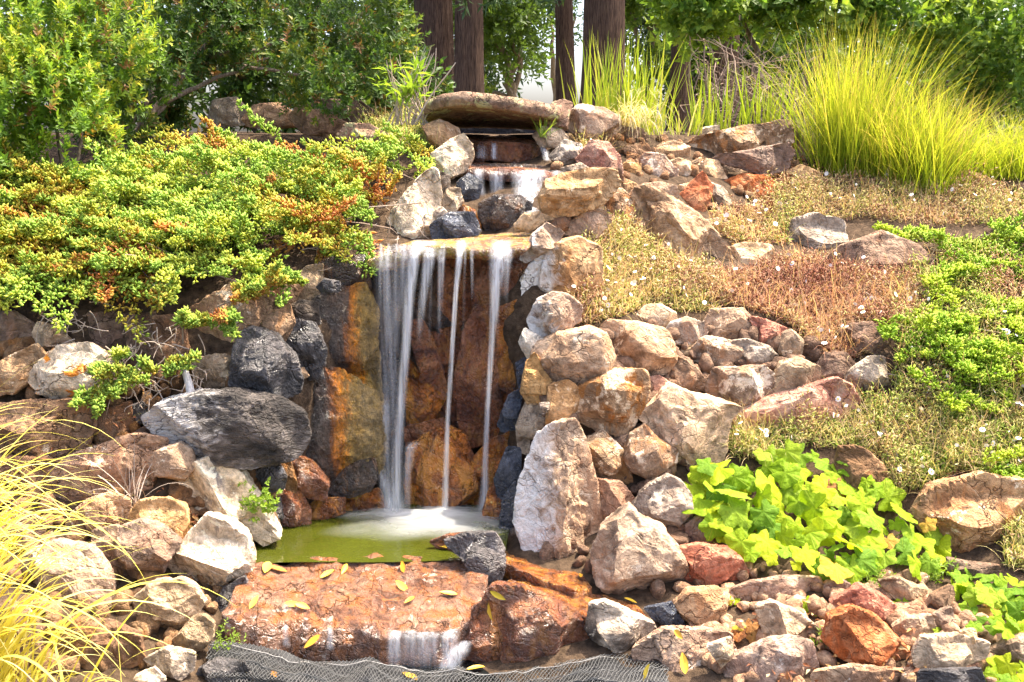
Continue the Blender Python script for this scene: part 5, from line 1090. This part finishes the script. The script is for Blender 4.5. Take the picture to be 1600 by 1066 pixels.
# --- lance-leaved shrub beside the bridge slab
base = P(640, 200, 6.55); t = thing('lance_leaf_shrub', 'glossy lance-leaved shrub with bare twigs left of the bridge slab', 'shrub', tuple(base))
LL = []
for s in range(3):
    V, F = leaves(np.zeros((1, 3)), np.array([[0, 1.0, 0]]), np.array([[0, 0, 1.0]]), 1, .22, .18, .1 + .08 * s); me = mesh_np('leaf', V, F, LM['weed'], False, {'rnd': np.full(5, .25 + .3 * s)}); LL.append(me)
for (cx, cy, n, r, L) in ((640,140,34,22,.13),(628,158,20,16,.11),(612,112,10,10,.07),(655,112,12,12,.12),(600,130,12,14,.06)):
    for k in range(n):
        a = rng.uniform(-.3, math.pi + .3); pos = P(cx + rng.normal() * r * .5, cy + rng.normal() * r * .4, 6.5 + rng.normal() * .06)
        d = Vector((math.cos(a) * .9, -.5 + rng.normal() * .4, math.sin(a) * .8 + .25)).normalized()
        o = add('leaf', LL[rng.integers(3)], t, tuple(pos - base)); o.rotation_mode = 'QUATERNION'
        o.rotation_quaternion = d.to_track_quat('Y', 'Z'); s = L * rng.uniform(.7, 1.2); o.scale = (s, s, s)
stp = []
for k in range(26):
    x = rng.uniform(600, 690); a = P(640 + rng.normal() * 18, 195, 6.55); b = P(x, rng.uniform(70, 150), 6.5 + rng.normal() * .08)
    stp.append(tube(curve_path(a, b, 0, 9, .08, k), np.linspace(.005, .0016, 9), 5))
stp.append(tube(curve_path(P(650, 190, 6.45), P(712, 98, 6.4), 0, 8, .02, 3), np.linspace(.006, .003, 8), 5))
V, F = join(stp); child_mesh('twigs', t, V, F, LM['twig'], {'rnd': np.clip(.6 + rng.random(len(V)) * .3, 0, 1)}, kind='stuff')

# --- redwoods behind the crest
def redwood(label, x, w, Y, lean=0., h=13., crown=True, group='redwoods behind the crest'):
    base = P(x, 206, Y); base[2] = 1.8; t = thing('redwood_tree', label, 'tree', tuple(base), group)
    nz, na = 130, 72; z = np.linspace(0, 1, nz) ** 1.25 * h; an = np.linspace(0, 2 * math.pi, na, endpoint=False); r0 = w / 2 / pxm(Y)
    rad = r0 * (1 - .72 * z / h) * (1 + .5 * np.exp(-z / .25))
    A, Z = np.meshgrid(an, z); q = np.stack([np.cos(A) * 2.2 / r0 * .35, np.sin(A) * 2.2 / r0 * .35, Z * .55], -1)
    tw = np.stack([np.cos(A + Z * .05) * 5.5, np.sin(A + Z * .05) * 5.5, Z * .8 + x], -1)
    ridge = 1 - 2 * abs(fbm(tw, 61, 3)); fine = fbm(tw * np.array([3, 3, 2.]), 62, 3)
    R = rad[:, None] * (1 + .085 * ridge + .04 * fine)
    V = np.stack([np.cos(A) * R + (lean * Z), np.sin(A) * R, Z], -1).reshape(-1, 3)
    i = np.arange(nz - 1)[:, None] * na; j = np.arange(na)[None]; j2 = (j + 1) % na
    add('trunk', mesh_np('trunk', V, np.stack([i + j, i + j2, i + na + j2, i + na + j], -1).reshape(-1, 4), M_bark, True), t)
    if crown:
        parts = []; B = []; D = []
        for k in range(34):
            zz = rng.uniform(1.6, h * .95); a = rng.uniform(0, 6.28); l = rng.uniform(.9, 2.2) * (1.1 - .6 * zz / h)
            p0 = np.array([lean * zz, 0, zz]); p1 = p0 + np.array([math.cos(a) * l, math.sin(a) * l, -.18 * l]); pa = curve_path(p0, p1, .12, 8, .15, k)
            parts.append(tube(pa, np.linspace(.028, .006, 8), 5))
            for s in range(17):
                f = rng.uniform(.3, 1); c = p0 + (p1 - p0) * f; B.append(c + rng.normal(size=3) * np.array([.14, .14, .07])); D.append(np.array([math.cos(a), math.sin(a), -.35]) + rng.normal(size=3) * .5)
        V, F = join(parts); add('limbs', mesh_np('limbs', V, F, M_bark, True), t)['kind'] = 'stuff'
        V, F, m = shoots(np.array(B), np.array(D), 12, .22, .11, .03)
        o = add('crown', mesh_np('crown', V, F, LM['conifer'], False, {'rnd': np.repeat(np.clip(rng.normal(.5, .25, m), 0, 1), 5)}), t); o['kind'] = 'stuff'
    return t
redwood('thick dark redwood trunk, leftmost, behind the lance-leaved shrub', 682, 58, 12.5, -.012)
redwood('straight grey-brown redwood trunk rising behind the bridge slab', 733, 43, 12.0, .004)
redwood('slim leaning trunk against the bright gap in the trees', 886, 28, 13.5, -.035)
redwood('widest red-brown trunk behind the upright iris leaves', 941, 62, 11.5, .0)
redwood('shadowed trunk right of the widest one', 1060, 29, 13.0, .004)
redwood('dim trunk behind the twiggy brown thicket', 1130, 40, 14.0, -.004)
redwood('thin dark trunk rising behind the fountain grass', 1456, 15, 12.0, .0, 9., False)

# --- trees and thickets in the background
def tree(label, x, Y, blobs, n, mat, name='background_tree', leafL=.12, leafW=.06, nleaf=9, shootL=.3, hue=(.1, .8), up=.1, tw=.12, group='trees behind the redwoods', hole=.0):
    base = P(x, 200, Y); base[2] = 1.8; t = thing(name, label, 'tree', tuple(base), group); B = []; D = []; tot = sum(b[2] * b[3] for b in blobs); parts = []
    for (px, py, rx, rz, dY) in blobs:
        k = int(n * rx * rz / tot); c = P(px, py, Y + dY); s = np.array([rx, min(rx, 160), rz]) / pxm(Y)
        d = rdir(k); r = rng.random(k) ** .45; p = d * r[:, None] * (1 + .35 * fbm(d * 2 + px, 3, 3))[:, None]; w = c + p * s
        keep = fbm(w * 1.7, 71, 3) > -.12 - hole; B.append(w[keep]); D.append((d + rng.normal(size=d.shape) * .6 + np.array([0, -.3, up]))[keep])
        top = c; parts.append(tube(curve_path(base + np.array([0, 0, .6]), top, .1, 9, .25, px), np.linspace(tw * .5, .02, 9), 6))
    B = np.vstack(B); D = np.vstack(D); V, F, m = shoots(B, D, nleaf, shootL, leafL, leafW)
    h = hue[0] + (hue[1] - hue[0]) * np.clip(.5 + .8 * fbm(B * 1.1, 81, 3), 0, 1); r = np.repeat(h, nleaf) + rng.normal(size=m) * .1
    o = child_mesh('crown', t, V, F, LM[mat], {'rnd': np.repeat(np.clip(r, 0, 1), 5)}, kind='stuff')
    z0 = base.copy(); z1 = base + np.array([0, 0, .9]); parts.append(tube(curve_path(z0, z1, 0, 6, .02), np.linspace(tw, tw * .6, 6), 8))
    V, F = join(parts); child_mesh('trunk', t, V, F, M_wood, smooth=True); return t
tree('leafy tree glimpsed between the two left trunks and the bridge slab', 800, 18, [(800,60,60,60,0),(790,130,46,24,0),(770,150,34,18,0),(825,20,40,40,.5),(770,30,40,50,0),(760,-60,120,70,0)], 900, 'broad', hole=.1)
tree('dark green tree left of the redwood trunks', 630, 17, [(630,60,60,80,0),(600,120,50,50,0),(660,150,40,40,0),(640,-30,110,50,0)], 900, 'broad', hue=(0, .6), hole=.3)
tree('airy tree between the widest trunk and the shadowed one', 1010, 17, [(1010,40,36,50,0),(1000,110,30,30,0),(985,20,30,40,0),(1010,-50,70,50,0)], 520, 'broad', hue=(.2, .9))
tree('conifer screen dark behind the slim leaning trunk', 870, 20, [(860,20,60,45,0),(900,26,36,30,0),(870,-60,110,50,0)], 560, 'conifer', hue=(.2, 1), leafW=.035)
tree('dim leafy tree behind the twiggy brown thicket', 1130, 16, [(1100,90,60,80,0),(1170,100,60,80,0),(1130,150,80,40,0),(1230,130,60,60,0),(1150,10,110,60,.8)], 1200, 'broad', hue=(0, .5), hole=.3)
tree('dark tree mass behind the fountain grass', 1380, 15, [(1300,110,90,80,0),(1400,120,90,70,0),(1500,140,90,60,0),(1590,120,70,80,0),(1440,40,120,50,1),(1700,110,110,90,0),(1840,120,110,90,0)], 1900, 'broad', hue=(0, .55), hole=.35)
tree('deep green conifer between the two left trunks', 700, 24, [(600,60,90,100,0),(700,40,90,110,0),(770,60,60,90,0),(660,150,90,50,0)], 1100, 'conifer', hue=(0, .7), leafL=.2, leafW=.07, shootL=.45, hole=.5)
tree('deep green conifer behind the shadowed trunks', 1100, 24, [(1040,20,60,50,0),(1110,80,90,110,0),(1230,90,90,110,0),(1000,30,40,40,0),(1160,160,90,50,0)], 1100, 'conifer', hue=(0, .7), leafL=.2, leafW=.07, shootL=.45, hole=.5)
tree('dark backdrop tree behind the left shrubs', 250, 13, [(60,30,160,140,0),(260,60,160,120,0),(440,60,140,110,0),(560,90,70,80,0)], 1500, 'broad', hue=(0, .4), hole=.4)
shrub('broadleaf_shrub', 'glossy bright-leaved shrub overhanging the top right', 'shrub', [(1110,18,10,70,32,.5),(1190,20,9.8,80,30,.5),(1290,22,9.6,80,32,.5),(1380,26,9.5,75,36,.5),(1150,-30,10,130,40,.5),(1330,-30,9.8,140,40,.5),(1075,50,10.2,35,30,.4)], 1500, 'bright', P(1230, 205, 10),
      leafL=.085, leafW=.045, nleaf=9, shootL=.2, hue=(.25, .95), up=.35, stems=[((1220,205,10),(1160,30,10),.05),((1240,205,10),(1300,30,9.8),.05),((1260,205,10),(1380,30,9.6),.04),((1200,205,10),(1090,30,10.2),.03)])
shrub('broadleaf_shrub', 'branching green shrub at the upper right edge', 'shrub', [(1540,60,9.2,70,60,.5),(1600,110,9.0,60,70,.5),(1500,120,9.3,45,50,.4),(1560,160,9.2,60,36,.4),(1580,0,9.3,80,50,.5),(1490,40,9.5,40,50,.4)], 1250, 'bright', P(1540, 205, 9.3),
      leafL=.07, leafW=.034, nleaf=9, shootL=.18, hue=(.05, .8), up=.4, stems=[((1540,205,9.3),(1530,60,9.2),.03),((1545,205,9.3),(1600,90,9.1),.03),((1550,205,9.3),(1580,10,9.2),.03),((1535,205,9.3),(1490,110,9.3),.02)])
shrub('undergrowth', 'dim green undergrowth behind the boulders under the dark shrub', 'shrub', [(200,150,8.6,90,60,.3),(330,140,8.6,100,70,.3),(460,150,8.6,90,55,.3),(570,160,8.6,70,50,.3),(640,150,8.8,50,50,.3)], 1500, 'shrub2', P(400, 206, 8.6), leafL=.07, leafW=.035, nleaf=9, shootL=.15, hue=(.25, .6), stems=[((400,206,8.6),(380,150,8.6),.02)])
# twiggy brown thicket
t = thing('twiggy_thicket', 'bare brown twiggy thicket between the crest slab and the bright-leaved shrub', 'thicket', tuple(P(1160, 205, 9.0))); parts = []
for k in range(120):
    a = P(rng.uniform(1080, 1260), rng.uniform(150, 205), 9.0 + rng.normal() * .3); b = P(rng.uniform(1070, 1280), rng.uniform(50, 170), 8.9 + rng.normal() * .35)
    parts.append(tube(curve_path(a, b, .08 * rng.normal(), 8, .3, k * 1.7), np.linspace(.008, .002, 8), 4))
V, F = join(parts); child_mesh('twigs', t, V, F, LM['twig'], {'rnd': np.repeat(rng.uniform(0, .3, len(V) // 32), 32)}, kind='stuff')
# --- fallen leaves and litter
def litter(label, poly, n, size=.035, lift=.015):
    p = pts(poly); c = np.mean(p, 0); q = sample_poly(p, n); B = on_bank(q[:, 0], q[:, 1], lift) + np.array([0, -.01, .012]); D = rdir(n) * np.array([1, 1, .35])
    V, F = leaves(B, D, np.array([0, -.4, 1]) + rng.normal(size=(n, 3)) * .5, size * rng.uniform(.5, 1.2, n), size * .4, .2, .3); b = on_bank(*c)
    tag(add('leaf_litter', mesh_np('leaf_litter', V - b, F, LM['litter'], False, {'rnd': np.repeat(rng.random(n), 5)}), None, tuple(b)), label, 'leaf litter', kind='stuff')
litter('dead red-brown leaves heaped under the tall grass', '1195,255 1240,245 1290,260 1300,285 1260,300 1210,290', 420, lift=.03)
litter('orange dead leaves among the rocks by the dry mat', '1130,345 1230,340 1235,385 1140,385', 260)
litter('crumbled dead leaves between the pool-side white rocks', '270,800 300,800 330,830 290,850 265,835', 160, .03, .05)
litter('scattered dead leaves on the lower right stones', '1130,940 1300,940 1480,1000 1440,1066 1150,1066', 160, .035, .06)
litter('scattered dead leaves across the left wall', '0,560 300,600 280,780 60,780', 90, .03, .08)
g = G('yellow_leaf'); oi = g.n('ObjectInfo'); col = g.ramp(oi.outputs['Random'], [(0., (.72, .50, .04)), (.6, (.74, .42, .03)), (1., (.66, .26, .02))])
b = g.n('BsdfPrincipled', {'Base Color': col, 'Roughness': .5}); M_yl = g.done(b.outputs[0])
V = []; F = []
for k in range(9):
    f = k / 8; w = .19 * math.sin(math.pi * f ** .85) ** .8; V += [(-w, f - .5, .05 * (f - .5) ** 2 + w * .25), (0, f - .5, .05 * (f - .5) ** 2), (w, f - .5, .05 * (f - .5) ** 2 + w * .2)]
for k in range(8):
    o = k * 3; F += [(o, o + 1, o + 4, o + 3), (o + 1, o + 2, o + 5, o + 4)]
YL = mesh_np('fallen_leaf', V, np.array(F), M_yl, True)
bpy.context.view_layer.update()
from mathutils.bvhtree import BVHTree
def hit(x, y):
    o = Vector(CAM); d = (Vector(P(x, y, 1.0)) - o).normalized(); dg = bpy.context.evaluated_depsgraph_get()
    ok, loc, n, _, ob, _ = scene.ray_cast(dg, o, d); return loc, n, ob
FALL = [(416,890,'on the left end of the pinkish slab'),(432,893,'paired with another on the left end of the slab'),(512,900,'near the back edge of the pinkish slab'),(536,891,'at the water line of the pinkish slab'),(632,888,'on the back right of the pinkish slab'),(628,917,'in the middle right of the pinkish slab'),(398,943,'on the left shoulder of the pinkish slab'),(457,945,'left of a pair on the slab front'),(472,950,'right of a pair on the slab front'),(641,941,'beside the crack on the right of the slab'),(700,930,'on the wet right side of the slab'),(778,928,'on the half orange half black rock, upper'),(770,952,'on the half orange half black rock, lower'),(489,1003,'hanging over the dark slab front'),(430,1058,'lying on the netting at the left'),(742,1050,'lying on the netting at the right'),(640,1062,'lying on the netting in the middle'),(984,943,'behind the black and white rock'),(906,904,'on the wet orange stone'),(1062,992,'on the mottled damp rock'),(1068,1036,'low on the mottled damp rock'),(1015,1053,'at the right end of the netting'),(690,858,'on the pool beside the rust-brown rock')]
for x, y, where in FALL:
    loc, n, ob = hit(x, y)
    if n.dot(Vector(CAM) - loc) < 0: n = -n
    o = add('fallen_leaf', YL, None, tuple(loc + n * .012)); q = n.to_track_quat('Z', 'Y') @ Euler((0, 0, rng.uniform(0, 6.28))).to_quaternion()
    o.rotation_euler = q.to_euler(); s = rng.uniform(.045, .088); o.scale = (s * rng.uniform(.75, 1.35), s, s * rng.uniform(.6, 3.2))
    tag(o, 'yellow fallen leaf ' + where, 'leaf', 'yellow leaves fallen on the wet rocks')
